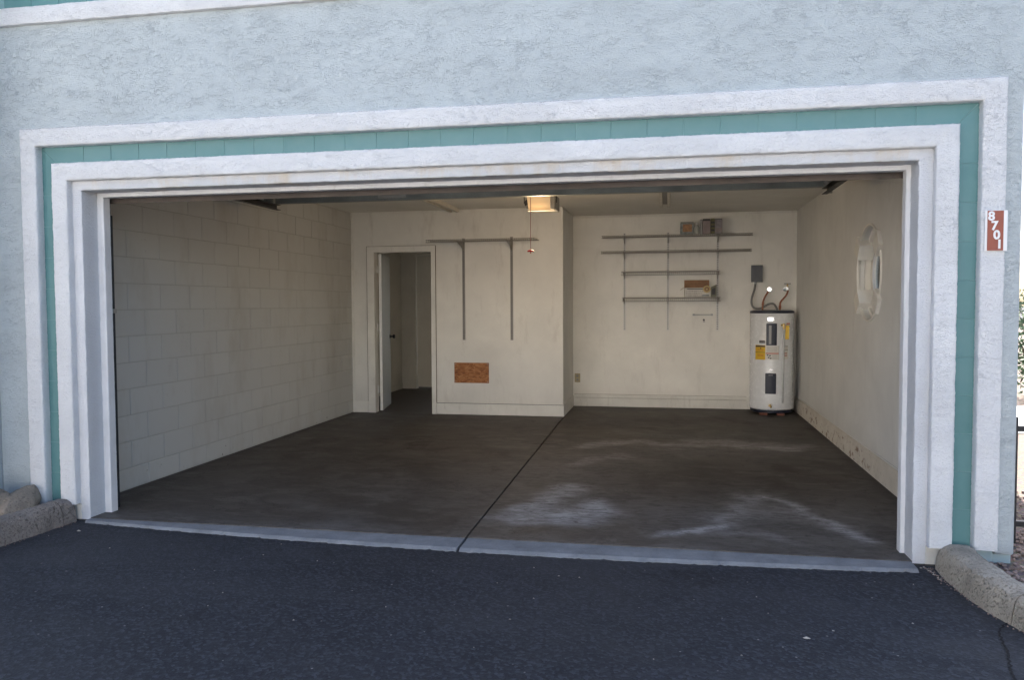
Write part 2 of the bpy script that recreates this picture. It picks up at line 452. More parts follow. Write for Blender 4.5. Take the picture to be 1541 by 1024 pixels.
class MB:
    def __init__(s):
        s.v, s.f = [], []
    def add(s, vs, fs):
        k = len(s.v)
        s.v += [Vector(p) for p in vs]
        s.f += [tuple(i + k for i in q) for q in fs]
        return s
    def box(s, x0, x1, y0, y1, z0, z1):
        return s.add([(x0, y0, z0), (x1, y0, z0), (x1, y1, z0), (x0, y1, z0), (x0, y0, z1), (x1, y0, z1), (x1, y1, z1), (x0, y1, z1)],
                     [(0, 3, 2, 1), (4, 5, 6, 7), (0, 1, 5, 4), (1, 2, 6, 5), (2, 3, 7, 6), (3, 0, 4, 7)])
    def obox(s, c, ax, ay, az):
        """box by centre and three half-axis vectors"""
        c, ax, ay, az = map(Vector, (c, ax, ay, az))
        vs = [c + ax * i + ay * j + az * k for k in (-1, 1) for i, j in ((-1, -1), (1, -1), (1, 1), (-1, 1))]
        return s.add(vs, [(0, 3, 2, 1), (4, 5, 6, 7), (0, 1, 5, 4), (1, 2, 6, 5), (2, 3, 7, 6), (3, 0, 4, 7)])
    def tube(s, path, r, n=10, cap=True):
        path = [Vector(p) for p in path]
        rs = r if isinstance(r, (list, tuple)) else [r] * len(path)
        rings = []
        up = None
        for i, p in enumerate(path):
            d = (path[min(i + 1, len(path) - 1)] - path[max(i - 1, 0)]).normalized()
            if up is None:
                up = Vector((0, 0, 1)) if abs(d.z) < 0.9 else Vector((1, 0, 0))
            u = (up - d * up.dot(d)).normalized()
            up = u
            w = d.cross(u)
            rings.append([p + (u * math.cos(2 * math.pi * k / n) + w * math.sin(2 * math.pi * k / n)) * rs[i] for k in range(n)])
        vs = [q for ring in rings for q in ring]
        fs = []
        for i in range(len(path) - 1):
            for k in range(n):
                a, b = i * n + k, i * n + (k + 1) % n
                fs.append((a, b, b + n, a + n))
        if cap:
            fs.append(tuple(range(n))[::-1])
            fs.append(tuple(range((len(path) - 1) * n, len(path) * n)))
        return s.add(vs, fs)
    def lathe(s, cx, cy, prof, n=40):
        vs, fs = [], []
        for r, z in prof:
            for k in range(n):
                a = 2 * math.pi * k / n
                vs.append((cx + r * math.cos(a), cy + r * math.sin(a), z))
        for i in range(len(prof) - 1):
            for k in range(n):
                a, b = i * n + k, i * n + (k + 1) % n
                fs.append((a, b, b + n, a + n))
        fs.append(tuple(range(n))[::-1])
        fs.append(tuple(range((len(prof) - 1) * n, len(prof) * n)))
        return s.add(vs, fs)
    def prism(s, poly, axis, a0, a1):
        """poly in the plane of the other two axes (in x,y,z order), extruded along axis"""
        n = len(poly)
        def P(p, a):
            q = list(p)
            q.insert(axis, a)
            return tuple(q)
        vs = [P(p, a0) for p in poly] + [P(p, a1) for p in poly]
        fs = [tuple(range(n))[::-1], tuple(range(n, 2 * n))] + [(i, (i + 1) % n, n + (i + 1) % n, n + i) for i in range(n)]
        return s.add(vs, fs)
    def build(s, name, mat, parent=None, bevel=0.0, smooth=False, seg=2, fixn=True):
        me = bpy.data.meshes.new(name)
        off = wloc(parent) if parent is not None else Vector((0, 0, 0))
        me.from_pydata([p - off for p in s.v], [], s.f)
        if fixn:
            bm = bmesh.new(); bm.from_mesh(me)
            bmesh.ops.recalc_face_normals(bm, faces=bm.faces)
            bm.to_mesh(me); bm.free()
        me.materials.append(MAT[mat] if isinstance(mat, str) else mat)
        if smooth:
            for p in me.polygons:
                p.use_smooth = True
            me.set_sharp_from_angle(angle=math.radians(38))
        o = bpy.data.objects.new(name, me)
        C.objects.link(o)
        if parent is not None:
            o.parent = parent
        if bevel:
            md = o.modifiers.new('edge', 'BEVEL')
            md.width = bevel; md.segments = seg; md.limit_method = 'ANGLE'
        return o

def tag(o, label=None, cat=None, group=None, kind=None):
    for k, v in (('label', label), ('category', cat), ('group', group), ('kind', kind)):
        if v:
            o[k] = v
    return o

def thing(name, loc, label, cat, group=None):
    o = bpy.data.objects.new(name, None)
    o.empty_display_size = 0.1
    o.location = loc
    C.objects.link(o)
    return tag(o, label, cat, group)

def copy_tree(o, parent=None):
    c = o.copy()
    C.objects.link(c)
    if parent is not None:
        c.parent = parent
    for ch in [x for x in bpy.data.objects if x.parent == o]:
        copy_tree(ch, c)
    return c

def jit(p, amp, sc_=9.0):
    v = noise.noise_vector(Vector(p) * sc_) * 0.7 + noise.noise_vector(Vector(p) * sc_ * 4.3) * 0.8
    return Vector(p) + v * amp

def usweep(x0, x1, zt, zl, zr, prof, amp=0.003, st=0.012):
    """sweep a moulding profile [(offset outwards, y)] up the left side, across the head and down the right side"""
    nl = int((zt - zl) / st); nt = int((x1 - x0) / st); nr = int((zt - zr) / st)
    mb = MB()
    cols = []
    for d, y in prof:
        pts = []
        for i in range(nl):
            pts.append((x0 - d, y, zl + (zt + d - zl) * i / nl))
        for i in range(nt):
            pts.append((x0 - d + (x1 - x0 + 2 * d) * i / nt, y, zt + d))
        for i in range(nr + 1):
            pts.append((x1 + d, y, zt + d - (zt + d - zr) * i / nr))
        cols.append([jit(p, amp, 13) for p in pts])
    L = len(cols[0])
    vs = [p for c in cols for p in c]
    fs = []
    for j in range(len(prof) - 1):
        for i in range(L - 1):
            fs.append((j * L + i, j * L + i + 1, (j + 1) * L + i + 1, (j + 1) * L + i))
    fs.append(tuple(j * L for j in range(len(prof))))
    fs.append(tuple(j * L + L - 1 for j in range(len(prof)))[::-1])
    return mb.add(vs, fs)

# ------------------------------------------------------------------ ground
g = MB()
g.add([(-300, -300, -0.02), (300, -300, -0.02), (300, 300, -0.02), (-300, 300, -0.02)], [(0, 1, 2, 3)])
tag(g.build('asphalt_driveway', 'asphalt'), kind='structure')

def sheet(name, mat, poly, z):
    m_ = MB(); m_.add([(x, y, z) for x, y in poly], [tuple(range(len(poly)))])
    return tag(m_.build(name, mat), kind='structure')
sheet('gravel_ground', 'gravel', [(5.22, 0.06), (5.20, -0.2), (5.23, -0.6), (5.4, -0.98), (5.9, -1.35), (30, -1.5), (30, 4.6), (5.38, 4.6), (5.38, 0.06)], 0.012)
sheet('bounce_paving', 'paving', [(-40, -18.9), (9, -18.9), (9, -6.2), (-40, -6.2)], -0.012)  # unseen pale paving, added to bounce sunlight up into the garage
sheet('gravel_ground', 'gravel', [(-0.745, 0.05), (-0.745, -6), (-0.3, -6), (-0.3, 0.05)], 0.012)
sheet('paved_path', 'paving', [(5.5, 4.6), (40, 4.6), (40, 7.0), (5.5, 7.0)], 0.02)
sheet('gravel_ground', 'gravel', [(5.38, 7.0), (60, 7.0), (60, 60), (5.38, 60)], 0.012)

# ------------------------------------------------------------------ garage floor (slabs with open joints)
XL, XR, XP, YP, YB, HC = -0.375, 5.25, 2.365, 5.21, 6.28, 2.575
def jx(y):
    return 2.455 - 0.0143 * (y + 0.16)
STROKES = [
    ([(2.95, 1.40), (2.80, 1.15), (2.70, 0.75), (2.74, 0.52), (2.95, 0.47), (3.10, 0.62), (3.17, 0.97)], 0.11, 0.6), ([(2.98, 0.60), (3.12, 0.72), (3.17, 0.92)], 0.09, 0.8), ([(2.62, 0.55), (2.9, 0.5)], 0.12, 0.4),
    ([(2.78, 0.70), (2.98, 0.58), (3.12, 0.80)], 0.17, 0.55), ([(2.85, 1.25), (2.88, 0.9)], 0.16, 0.28),
    ([(2.86, 2.30), (2.98, 2.48), (3.05, 2.62), (3.24, 2.78)], 0.10, 0.38), ([(2.6, 1.9), (2.75, 2.2), (2.95, 2.55)], 0.07, 0.14),
    ([(2.75, 3.1), (3.3, 3.6), (3.7, 3.45), (4.3, 3.42), (4.80, 3.40)], 0.09, 0.42), ([(3.9, 3.65), (4.6, 3.62), (4.8, 3.55)], 0.15, 0.35), ([(4.3, 3.45), (4.78, 3.5)], 0.12, 0.5),
    ([(3.1, 4.1), (3.6, 4.0), (4.2, 3.9)], 0.14, 0.13),
    ([(3.60, 0.40), (3.80, 0.41), (3.97, 0.55)], 0.05, 0.75), ([(3.97, 0.55), (4.05, 0.95), (4.18, 1.28), (4.35, 1.37)], 0.08, 0.45),
    ([(4.02, 0.55), (4.05, 0.85), (4.1, 1.1)], 0.10, 0.35), ([(4.35, 1.37), (4.48, 1.12), (4.63, 0.75), (4.75, 0.46)], 0.055, 0.62),
    ([(3.95, 0.42), (4.2, 0.38), (4.3, 0.30)], 0.07, 0.3), ([(4.1, 1.1), (4.35, 1.05), (4.5, 0.8)], 0.13, 0.2),
    ([(2.7, 2.0), (3.3, 3.1), (4.5, 3.5)], 0.5, 0.15), ([(2.8, 0.9), (4.6, 0.8)], 0.5, 0.15), ([(4.0, 0.75), (4.4, 0.95)], 0.22, 0.30), ([(0.6, 1.2), (1.9, 1.0)], 0.5, 0.05),
    ([(0.1, 0.12), (2.3, 0.05)], 0.13, 0.10), ([(2.6, 0.05), (4.8, 0.1)], 0.13, 0.10),
]
GRIME = [([(2.95, 3.05), (3.35, 2.2), (3.55, 1.3), (3.50, 0.75)], 0.09, 0.55), ([(3.35, 3.0), (3.85, 2.4), (4.0, 1.6), (3.85, 1.0), (3.75, 0.65)], 0.16, 0.75),
         ([(3.5, 3.9), (4.4, 3.95), (5.0, 3.8)], 0.18, 0.7), ([(4.2, 0.75), (4.45, 0.62)], 0.10, 0.7), ([(0.1, 4.9), (2.2, 4.4)], 0.3, 0.5),
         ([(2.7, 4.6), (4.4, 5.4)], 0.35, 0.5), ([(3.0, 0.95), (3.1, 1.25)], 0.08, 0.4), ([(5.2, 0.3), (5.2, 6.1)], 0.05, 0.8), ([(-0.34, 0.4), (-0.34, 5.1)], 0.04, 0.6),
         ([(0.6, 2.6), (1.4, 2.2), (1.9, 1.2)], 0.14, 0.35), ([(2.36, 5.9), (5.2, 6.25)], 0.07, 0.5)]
def grime_at(X, Y):
    out = np.zeros_like(X)
    for path, w, k in GRIME:
        dmin = np.full_like(X, 9.0)
        for (ax, ay), (bx, by) in zip(path[:-1], path[1:]):
            dx, dy = bx - ax, by - ay
            tt = np.clip(((X - ax) * dx + (Y - ay) * dy) / (dx * dx + dy * dy), 0, 1)
            dmin = np.minimum(dmin, np.hypot(X - ax - tt * dx, Y - ay - tt * dy))
        out = np.maximum(out, k * np.exp(-(dmin / w) ** 2))
    return out
def dust_at(X, Y):
    X, Y = X + 0.05 * np.sin(6.3 * Y + 1.0) * np.sin(4.1 * X) + 0.025 * np.sin(17 * Y + 5 * X) + 0.012 * np.sin(41 * Y - 13 * X), Y + 0.05 * np.sin(5.2 * X + 2.0) + 0.03 * np.sin(15 * X - 4 * Y) + 0.012 * np.sin(37 * X + 11 * Y)
    out = np.zeros_like(X)
    for path, w, k in STROKES:
        dmin = np.full_like(X, 9.0)
        for (ax, ay), (bx, by) in zip(path[:-1], path[1:]):
            dx, dy = bx - ax, by - ay
            tt = np.clip(((X - ax) * dx + (Y - ay) * dy) / (dx * dx + dy * dy), 0, 1)
            dmin = np.minimum(dmin, np.hypot(X - ax - tt * dx, Y - ay - tt * dy))
        out = np.maximum(out, k * np.exp(-(dmin / (w * 1.25)) ** 2 * 0.9))
    # curved tyre scuffs
    r1 = np.hypot(X - 3.05, Y - 3.35); m1 = np.exp(-((X - 3.22) / 0.12) ** 2 - ((Y - 2.72) / 0.12) ** 2)
    out *= 1 - 0.7 * m1 * (np.sin(r1 * 2 * math.pi / 0.045) > 0)
    m2 = np.exp(-((X - 3.45) / 0.10) ** 2 - ((Y - 0.37) / 0.13) ** 2)
    out = np.maximum(out, 0.16 * m2 * (np.sin((X - 3.45) * 2 * math.pi / 0.035) > 0.1))
    return out
def slab(xa, xb, y0, y1, parent, name, mat, step=0.03, z0=0.0, ragged=0.0):
    """xa, xb: functions of y"""
    ny = max(2, int((y1 - y0) / step)); nx = max(2, int((xb(y0) - xa(y0)) / step))
    vs = []
    for j in range(ny + 1):
        y = y0 + (y1 - y0) * j / ny
        for i in range(nx + 1):
            x = xa(y) + (xb(y) - xa(y)) * i / nx
            yy = y
            zz = z0
            if ragged:
                yf = -0.0128 - 0.1077 * x + 0.01896 * x * x
                yy = yf + (y1 - yf) * j / ny
            if ragged and j == 0:
                yy += ragged * 0.6 * noise.noise(Vector((x * 9, 3, 1))) + ragged * 0.8 * noise.noise(Vector((x * 37, 1, 1)))
                zz -= 0.0125 - 0.004 * noise.noise(Vector((x * 14, 9, 1)))
            vs.append((x, yy, zz))
    fs = [(j * (nx + 1) + i, j * (nx + 1) + i + 1, (j + 1) * (nx + 1) + i + 1, (j + 1) * (nx + 1) + i) for j in range(ny) for i in range(nx)]
    # skirt
    k = len(vs)
    rim = [i for i in range(nx + 1)] + [j * (nx + 1) + nx for j in range(1, ny + 1)] + [ny * (nx + 1) + i for i in range(nx - 1, -1, -1)] + [j * (nx + 1) for j in range(ny - 1, 0, -1)]
    for q in rim:
        x, y, z = vs[q]
        vs.append((x, y, z - 0.05))
    n = len(rim)
    fs += [(rim[i], k + i, k + (i + 1) % n, rim[(i + 1) % n]) for i in range(n)]
    mb = MB(); mb.add(vs, fs)
    o = mb.build(name, mat, parent, fixn=False)
    me = o.data
    co = np.empty(len(me.vertices) * 3, dtype=np.float32); me.vertices.foreach_get('co', co); co = co.reshape(-1, 3)
    at_ = me.attributes.new('dust', 'FLOAT', 'POINT')
    at_.data.foreach_set('value', dust_at(co[:, 0], co[:, 1]).astype(np.float32))
    a2 = me.attributes.new('grime', 'FLOAT', 'POINT')
    a2.data.foreach_set('value', grime_at(co[:, 0], co[:, 1]).astype(np.float32))
    return o
fl = MB(); fl.box(XL - 0.1, XR + 0.1, 0.045, YB, -0.2, -0.012)
floor = tag(fl.build('garage_floor', 'slot'), kind='structure')
YJ, J = 3.285, 0.007
slab(lambda y: XL, lambda y: jx(y) - 0.007, 0.055, YJ - J, floor, 'floor_slab', 'floor')
slab(lambda y: jx(y) + 0.007, lambda y: XR, 0.055, YJ - J, floor, 'floor_slab', 'floor')
slab(lambda y: XL, lambda y: jx(y) - 0.007, YJ + J * 0.4, YP, floor, 'floor_slab', 'floor')
slab(lambda y: jx(y) + 0.007, lambda y: XR, YJ + J, YB, floor, 'floor_slab', 'floor')
slab(lambda y: -0.088, lambda y: jx(y) - 0.008, -0.115, 0.052, floor, 'threshold_slab', 'threshold', 0.02, -0.004, 0.02)
slab(lambda y: jx(y) + 0.008, lambda y: 4.912, -0.115, 0.052, floor, 'threshold_slab', 'threshold', 0.02, -0.004, 0.02)

# ------------------------------------------------------------------ facade
fac = thing('garage_facade', (2.45, 0.035, 0), 'pale blue stucco front wall with white and teal tiled surround of the garage opening', 'facade')
HB = 6.0
f = MB()
f.prism([(-0.74, 0.062), (-0.48, 0.062), (-0.48, 2.525), (5.31, 2.525), (5.31, 0.062), (5.405, 0.062), (5.405, HB), (-0.74, HB)], 1, 0.035, 0.25)
f.build('stucco_wall', 'stucco', fac, bevel=0.012, seg=3)
f = MB()
f.prism([(-0.478, -0.06), (-0.102, -0.06), (-0.102, 2.150), (4.927, 2.150), (4.927, -0.06), (5.308, -0.06), (5.308, 2.523), (-0.478, 2.523)], 1, 0.063, 0.252)
f.build('grout_bed', 'grout', fac)
P1 = [(0.115, 0.045), (0.115, 0.008), (0.112, 0.003), (0.106, 0.0), (0.085, 0.0), (0.058, 0.0), (0.03, 0.0), (0.009, 0.0), (0.003, 0.003), (0.0, 0.008), (0.0, 0.03), (0.0, 0.066)]
usweep(-0.382, 5.202, 2.420, 0.092, 0.090, P1, 0.0026).build('outer_surround', 'stucco_white', fac, smooth=True)
P2 = [(0.114, 0.066), (0.114, 0.03), (0.114, 0.014), (0.110, 0.008), (0.104, 0.005), (0.085, 0.005), (0.058, 0.005), (0.03, 0.005), (0.009, 0.005), (0.003, 0.008), (0.0, 0.014), (0.0, 0.03), (0.0, 0.06)]
usweep(-0.161, 4.985, 2.195, 0.093, 0.088, P2, 0.0028).build('inner_surround', 'stucco_white', fac, smooth=True)
P3 = [(0.078, 0.0555), (0.05, 0.05), (0.025, 0.05), (0.008, 0.05), (0.002, 0.053), (0.0, 0.06), (0.0, 0.10), (0.0, 0.15), (0.0, 0.205)]
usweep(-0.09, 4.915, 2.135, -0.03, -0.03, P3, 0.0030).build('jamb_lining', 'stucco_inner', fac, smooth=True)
P4 = [(0.06, 0.192), (0.004, 0.192), (0.0, 0.196), (0.0, 0.225), (0.0, 0.255)]
usweep(-0.043, 4.892, 2.108, -0.01, -0.01, P4, 0.0009).build('wooden_door_frame', 'wood_white', fac, smooth=True)
# painted footings under the surrounds
for x0, x1 in ((-0.74, -0.479), (5.309, 5.40)):
    MB().box(x0, x1, 0.06, 0.25, -0.06, 0.0615).build('footing', 'stem_blue', fac, bevel=0.005)
for x0, x1, mm in ((-0.30, -0.155, 'stem'), (4.98, 5.105, 'stem'), (5.107, 5.3085, 'stem_blue')):
    MB().box(x0, x1, 0.05, 0.062, -0.06, 0.088).build('footing', mm, fac, bevel=0.004)
# teal tiles
TW, TG = 0.200, 0.002
tiles = {}
def tile(name_key, poly):
    xs = [p[0] for p in poly]; zs = [p[1] for p in poly]
    cx_, cz_ = sum(xs) / len(xs), sum(zs) / len(zs)
    key = (name_key, tuple((round(x - cx_, 4), round(z - cz_, 4)) for x, z in poly))
    if key not in tiles:
        m_ = MB(); m_.prism([(x - cx_, z - cz_) for x, z in poly], 1, 0.0, 0.006)
        o = m_.build('tile', 'tile', None, bevel=0.0015)
        o.parent = fac
        tiles[key] = o
    else:
        o = tiles[key].copy(); C.objects.link(o)
    o.location = Vector((cx_, 0.0602 + random.uniform(-0.0006, 0.0006), cz_)) - fac.location
    o.rotation_euler = (random.uniform(-0.002, 0.002), 0, random.uniform(-0.002, 0.002))
    return o
g2 = TG / 2
xo, xi, zi_, zo_ = -0.385, -0.272, 2.314, 2.423
xo2, xi2 = 5.205, 5.097
x = xi
tile('cornerL', [(xo + 0.004, zo_), (xi - 0.10 + 0.1, zo_), (xi - g2, zi_ + g2)]) if False else None
# head run, the first and last tile mitred
n_top = 27
W = (xi2 - xi) / n_top
for i in range(n_top):
    a, b = xi + W * i + g2, xi + W * (i + 1) - g2
    if i == 0:
        tile('t', [(a, zi_), (b, zi_), (b, zo_), (xo + 0.004, zo_)])
    elif i == n_top - 1:
        tile('t', [(a, zi_), (b, zi_), (xo2 - 0.004, zo_), (a, zo_)])
    else:
        tile('t', [(a, zi_), (b, zi_), (b, zo_), (a, zo_)])
n_side = 11
H = (zi_ - 0.085) / n_side
for (o_, i_) in ((xo, xi), (xo2, xi2)):
    for k in range(n_side):
        a, b = 0.085 + H * k + g2, 0.085 + H * (k + 1) - g2
        if k == n_side - 1:
            tile('s', [(o_, a), (i_, a), (i_, b), (o_, zo_ - 0.004)])
        else:
            tile('s', [(o_, a), (i_, a), (i_, b), (o_, b)])
# upper band: white ledge with teal tiles above it
def hband(x0, x1, prof, amp=0.0028, st=0.012):
    n_ = int((x1 - x0) / st); m_ = MB(); vs = []; fs = []
    for y, z in prof:
        for i in range(n_ + 1):
            vs.append(jit((x0 + (x1 - x0) * i / n_, y, z), amp))
    for j in range(len(prof) - 1):
        for i in range(n_):
            fs.append((j * (n_ + 1) + i, j * (n_ + 1) + i + 1, (j + 1) * (n_ + 1) + i + 1, (j + 1) * (n_ + 1) + i))
    return m_.add(vs, fs)
hband(-0.74, 5.40, [(0.04, 3.200), (0.012, 3.200), (0.003, 3.203), (0.0, 3.212), (0.0, 3.24), (0.0, 3.28), (0.0, 3.300), (0.003, 3.308), (0.010, 3.312), (0.04, 3.312)]).build('upper_ledge', 'stucco_white', fac, smooth=True)
hband(-0.74, 5.40, [(0.04, 3.425), (0.012, 3.425), (0.0, 3.435), (0.0, 3.53), (0.01, 3.54), (0.04, 3.54)]).build('upper_ledge', 'stucco_white', fac, smooth=True)
MB().box(-0.735, 5.395, 0.031, 0.04, 3.305, 3.43).build('grout_bed', 'grout', fac)
x = -0.60
while x < 5.38:
    o = tile('u', [(x + g2, 3.314), (x + 0.203 - g2, 3.314), (x + 0.203 - g2, 3.422), (x + g2, 3.422)])
    o.location.y = 0.025 - fac.location.y
    x += 0.203

# projecting wing at the far end of the facade
wing = thing('stucco_wing_wall', (-1.5, -0.1, 0), 'stucco wall projecting beside the boulders at the far end of the facade', 'wall')
MB().box(-4.5, -0.742, -0.55, 9.0, -0.06, HB).build('stucco_wall', 'stucco', wing, bevel=0.015, seg=3)

# building shell behind the facade: upper storey, roof
shell = thing('upper_storey', (2.4, 4.6, 2.7), 'pale blue upper storey above the garage opening', 'building')
MB().box(-0.74, 5.405, 0.252, 9.2, 2.76, HB - 0.02).build('stucco_wall', 'stucco', shell)
m_ = MB(); m_.box(-0.74, 0.0, 9.0, 9.2, -0.05, 2.759); m_.box(2.0, 5.405, 9.0, 9.2, -0.05, 2.759); m_.box(0.0, 2.0, 9.0, 9.2, -0.05, 0.4); m_.box(0.0, 2.0, 9.0, 9.2, 2.2, 2.759)
m_.build('rear_wall', 'stucco', shell)
MB().box(0.001, 1.999, 9.08, 9.085, 0.401, 2.199).build('added_window_pane', 'glass', shell)  # unseen rear window, added to bring daylight into the hall
MB().box(-4.5, 5.45, 0.22, 9.25, HB + 0.004, HB + 0.12).build('roof', 'roof', shell)

# ------------------------------------------------------------------ interior walls
ceil = tag(MB().box(XL - 0.02, XR + 0.02, 0.255, YB + 0.02, HC, HC + 0.18).build('ceiling', 'ceiling'), kind='structure')

bw = thing('block_wall', (XL - 0.1, 2.6, 0), 'painted concrete block wall along the garage side with no window', 'wall')
MB().box(XL - 0.2, XL - 0.0055, 0.255, YP + 0.11, -0.05, HC + 0.1).build('mortar_bed', 'mortar', bw)
bcache = {}
def block(y0, y1, z0, z1):
    g_ = 0.0038
    y0 += g_; y1 -= g_; z0 += g_; z1 -= g_
    if y1 - y0 < 0.02:
        return
    key = (round(y1 - y0, 3), round(z1 - z0, 3))
    if key not in bcache:
        hy, hz = (y1 - y0) / 2, (z1 - z0) / 2
        i_ = 0.0045
        m_ = MB()
        m_.add([(-0.012, -hy, -hz), (-0.012, hy, -hz), (-0.012, hy, hz), (-0.012, -hy, hz), (-0.0022, -hy, -hz), (-0.0022, hy, -hz), (-0.0022, hy, hz), (-0.0022, -hy, hz),
                (0, -hy + i_, -hz + i_), (0, hy - i_, -hz + i_), (0, hy - i_, hz - i_), (0, -hy + i_, hz - i_)],
               [(0, 1, 5, 4), (1, 2, 6, 5), (2, 3, 7, 6), (3, 0, 4, 7), (4, 5, 9, 8), (5, 6, 10, 9), (6, 7, 11, 10), (7, 4, 8, 11), (8, 9, 10, 11)])
        o = m_.build('block', 'block', None)
        o.parent = bw
        bcache[key] = o
    else:
        o = bcache[key].copy(); C.objects.link(o)
    o.location = Vector((XL + random.uniform(-0.0012, 0.0006), (y0 + y1) / 2, (z0 + z1) / 2)) - bw.location
    o.rotation_euler = (random.uniform(-0.001, 0.001), random.uniform(-0.003, 0.003), random.uniform(-0.002, 0.002))
zs = [0.0] + [0.16 + 0.2 * k for k in range(13)]
zs = [z for z in zs if z < HC - 0.005] + [HC]
for r_ in range(len(zs) - 1):
    ph = 0.056 if (r_ % 2 == 1) else 0.256
    ys = [0.26] + [ph + 0.4 * k for k in range(0, 14) if 0.29 < ph + 0.4 * k < YP - 0.03] + [YP + 0.1]
    for a, b in zip(ys[:-1], ys[1:]):
        block(a, b, zs[r_], zs[r_ + 1])

# partition with the doorway
pw = thing('partition_wall', (1.0, YP, 0), 'cream partition wall with an open doorway and a bare shelf', 'wall')
DX0, DX1, DH = -0.062, 0.693, 2.058
m_ = MB()
m_.box(XL, DX0 - 0.02, YP, YP + 0.11, 0, HC)
m_.box(DX1 + 0.02, XP, YP, YP + 0.11, 0, HC)
m_.box(DX0 - 0.02, DX1 + 0.02, YP, YP + 0.11, DH + 0.02, HC)
m_.box(XP - 0.11, XP, YP + 0.11, YB, 0, HC)
m_.build('wall_board', 'cream', pw, bevel=0.003)
c_ = MB()
c_.box(-0.158, DX0, YP - 0.019, YP, 0, DH + 0.075); c_.build('door_casing', 'cream_board', pw, bevel=0.003)
c_ = MB(); c_.box(DX1, 0.752, YP - 0.019, YP, 0, DH + 0.075); c_.build('door_casing', 'cream_board', pw, bevel=0.003)
c_ = MB(); c_.box(DX0, DX1, YP - 0.019, YP, DH, DH + 0.075); c_.build('door_casing', 'cream_board', pw, bevel=0.003)
MAT['edge_brown'] = mat_plain('joint_brown', (0.20, 0.16, 0.115), 0.9, 0, 0.3)
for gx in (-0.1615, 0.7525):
    MB().box(gx, gx + 0.003, YP - 0.0205, YP - 0.0005, 0.15, DH + 0.078).build('casing_line', 'edge_brown', pw)  # thin brown strips standing proud along the casing's outer edges
MB().box(-0.158, 0.752, YP - 0.0205, YP - 0.0005, DH + 0.0755, DH + 0.079).build('casing_line', 'edge_brown', pw)
c_ = MB()
c_.box(DX0 - 0.018, DX0, YP, YP + 0.112, 0, DH); c_.box(DX1, DX1 + 0.018, YP, YP + 0.112, 0, DH); c_.box(DX0 - 0.018, DX1 + 0.018, YP, YP + 0.112, DH, DH + 0.018)
c_.build('door_lining', 'cream_board', pw, bevel=0.002)
for x0, x1 in ((XL + 0.03, -0.162), (0.754, XP + 0.013)):
    MB().box(x0, x1, YP - 0.013, YP - 0.0005, 0.002, 0.148).build('baseboard', 'cream_board', pw, bevel=0.003)
MB().box(XP + 0.0005, XP + 0.013, YP, YB - 0.02, 0.002, 0.148).build('baseboard', 'cream_board', pw, bevel=0.003)
MB().box(XL + 0.001, XL + 0.032, YP - 0.012, YP, 0.0, HC - 0.001).build('corner_trim', 'cream_board', pw, bevel=0.004)
MB().box(XP - 0.03, XP + 0.004, YP - 0.004, YP + 0.03, 0.149, HC - 0.03).build('corner_bead', 'cream', pw, bevel=0.004)
MB().box(XL + 0.03, XP, YP - 0.010, YP, HC - 0.035, HC - 0.001).build('ceiling_trim', 'cream', pw, bevel=0.003)
MB().box(0.752, XP + 0.014, YP - 0.016, YP - 0.0125, 0.141, 0.146).build('baseboard_gap', 'slot', pw)

# hinged door swung into the hall
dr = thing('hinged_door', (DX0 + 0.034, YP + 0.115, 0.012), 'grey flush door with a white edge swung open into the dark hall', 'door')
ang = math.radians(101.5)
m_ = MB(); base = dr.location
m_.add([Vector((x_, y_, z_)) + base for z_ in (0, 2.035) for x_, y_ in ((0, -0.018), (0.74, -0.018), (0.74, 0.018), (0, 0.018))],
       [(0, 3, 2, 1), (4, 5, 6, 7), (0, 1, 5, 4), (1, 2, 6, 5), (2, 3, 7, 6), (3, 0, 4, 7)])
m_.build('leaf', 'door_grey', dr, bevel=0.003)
MB().add([Vector((x_, y_, z_)) + base for z_ in (0.002, 2.033) for x_, y_ in ((-0.004, -0.0175), (-0.0005, -0.0175), (-0.0005, 0.0175), (-0.004, 0.0175))],
         [(0, 3, 2, 1), (4, 5, 6, 7), (0, 1, 5, 4), (1, 2, 6, 5), (2, 3, 7, 6), (3, 0, 4, 7)]).build('hinge_edge', 'white_metal', dr)
for sgn in (-1, 1):
    k = MB()
    prof = [(0.028, 0.0), (0.028, 0.006), (0.012, 0.010), (0.011, 0.035), (0.026, 0.045), (0.029, 0.058), (0.022, 0.070)]
    n_ = 20; vs = []; fs = []
    for r, d in prof:
        for i in range(n_):
            a = 2 * math.pi * i / n_
            vs.append(base + Vector((0.685 + r * math.cos(a), sgn * (0.018 + d), 0.94 + r * math.sin(a))))
    for j in range(len(prof) - 1):
        for i in range(n_):
            fs.append((j * n_ + i, j * n_ + (i + 1) % n_, (j + 1) * n_ + (i + 1) % n_, (j + 1) * n_ + i))
    fs.append(tuple(range((len(prof) - 1) * n_, len(prof) * n_)))
    k.add(vs, fs); k.build('knob', 'black_steel', dr, smooth=True)
dr.rotation_euler = (0, 0, ang)
for z_ in (0.25, 1.05, 1.80):
    MB().box(DX0 - 0.001, DX0 + 0.014, YP + 0.065, YP + 0.108, z_, z_ + 0.09).build('hinge', 'white_metal', pw, bevel=0.002)

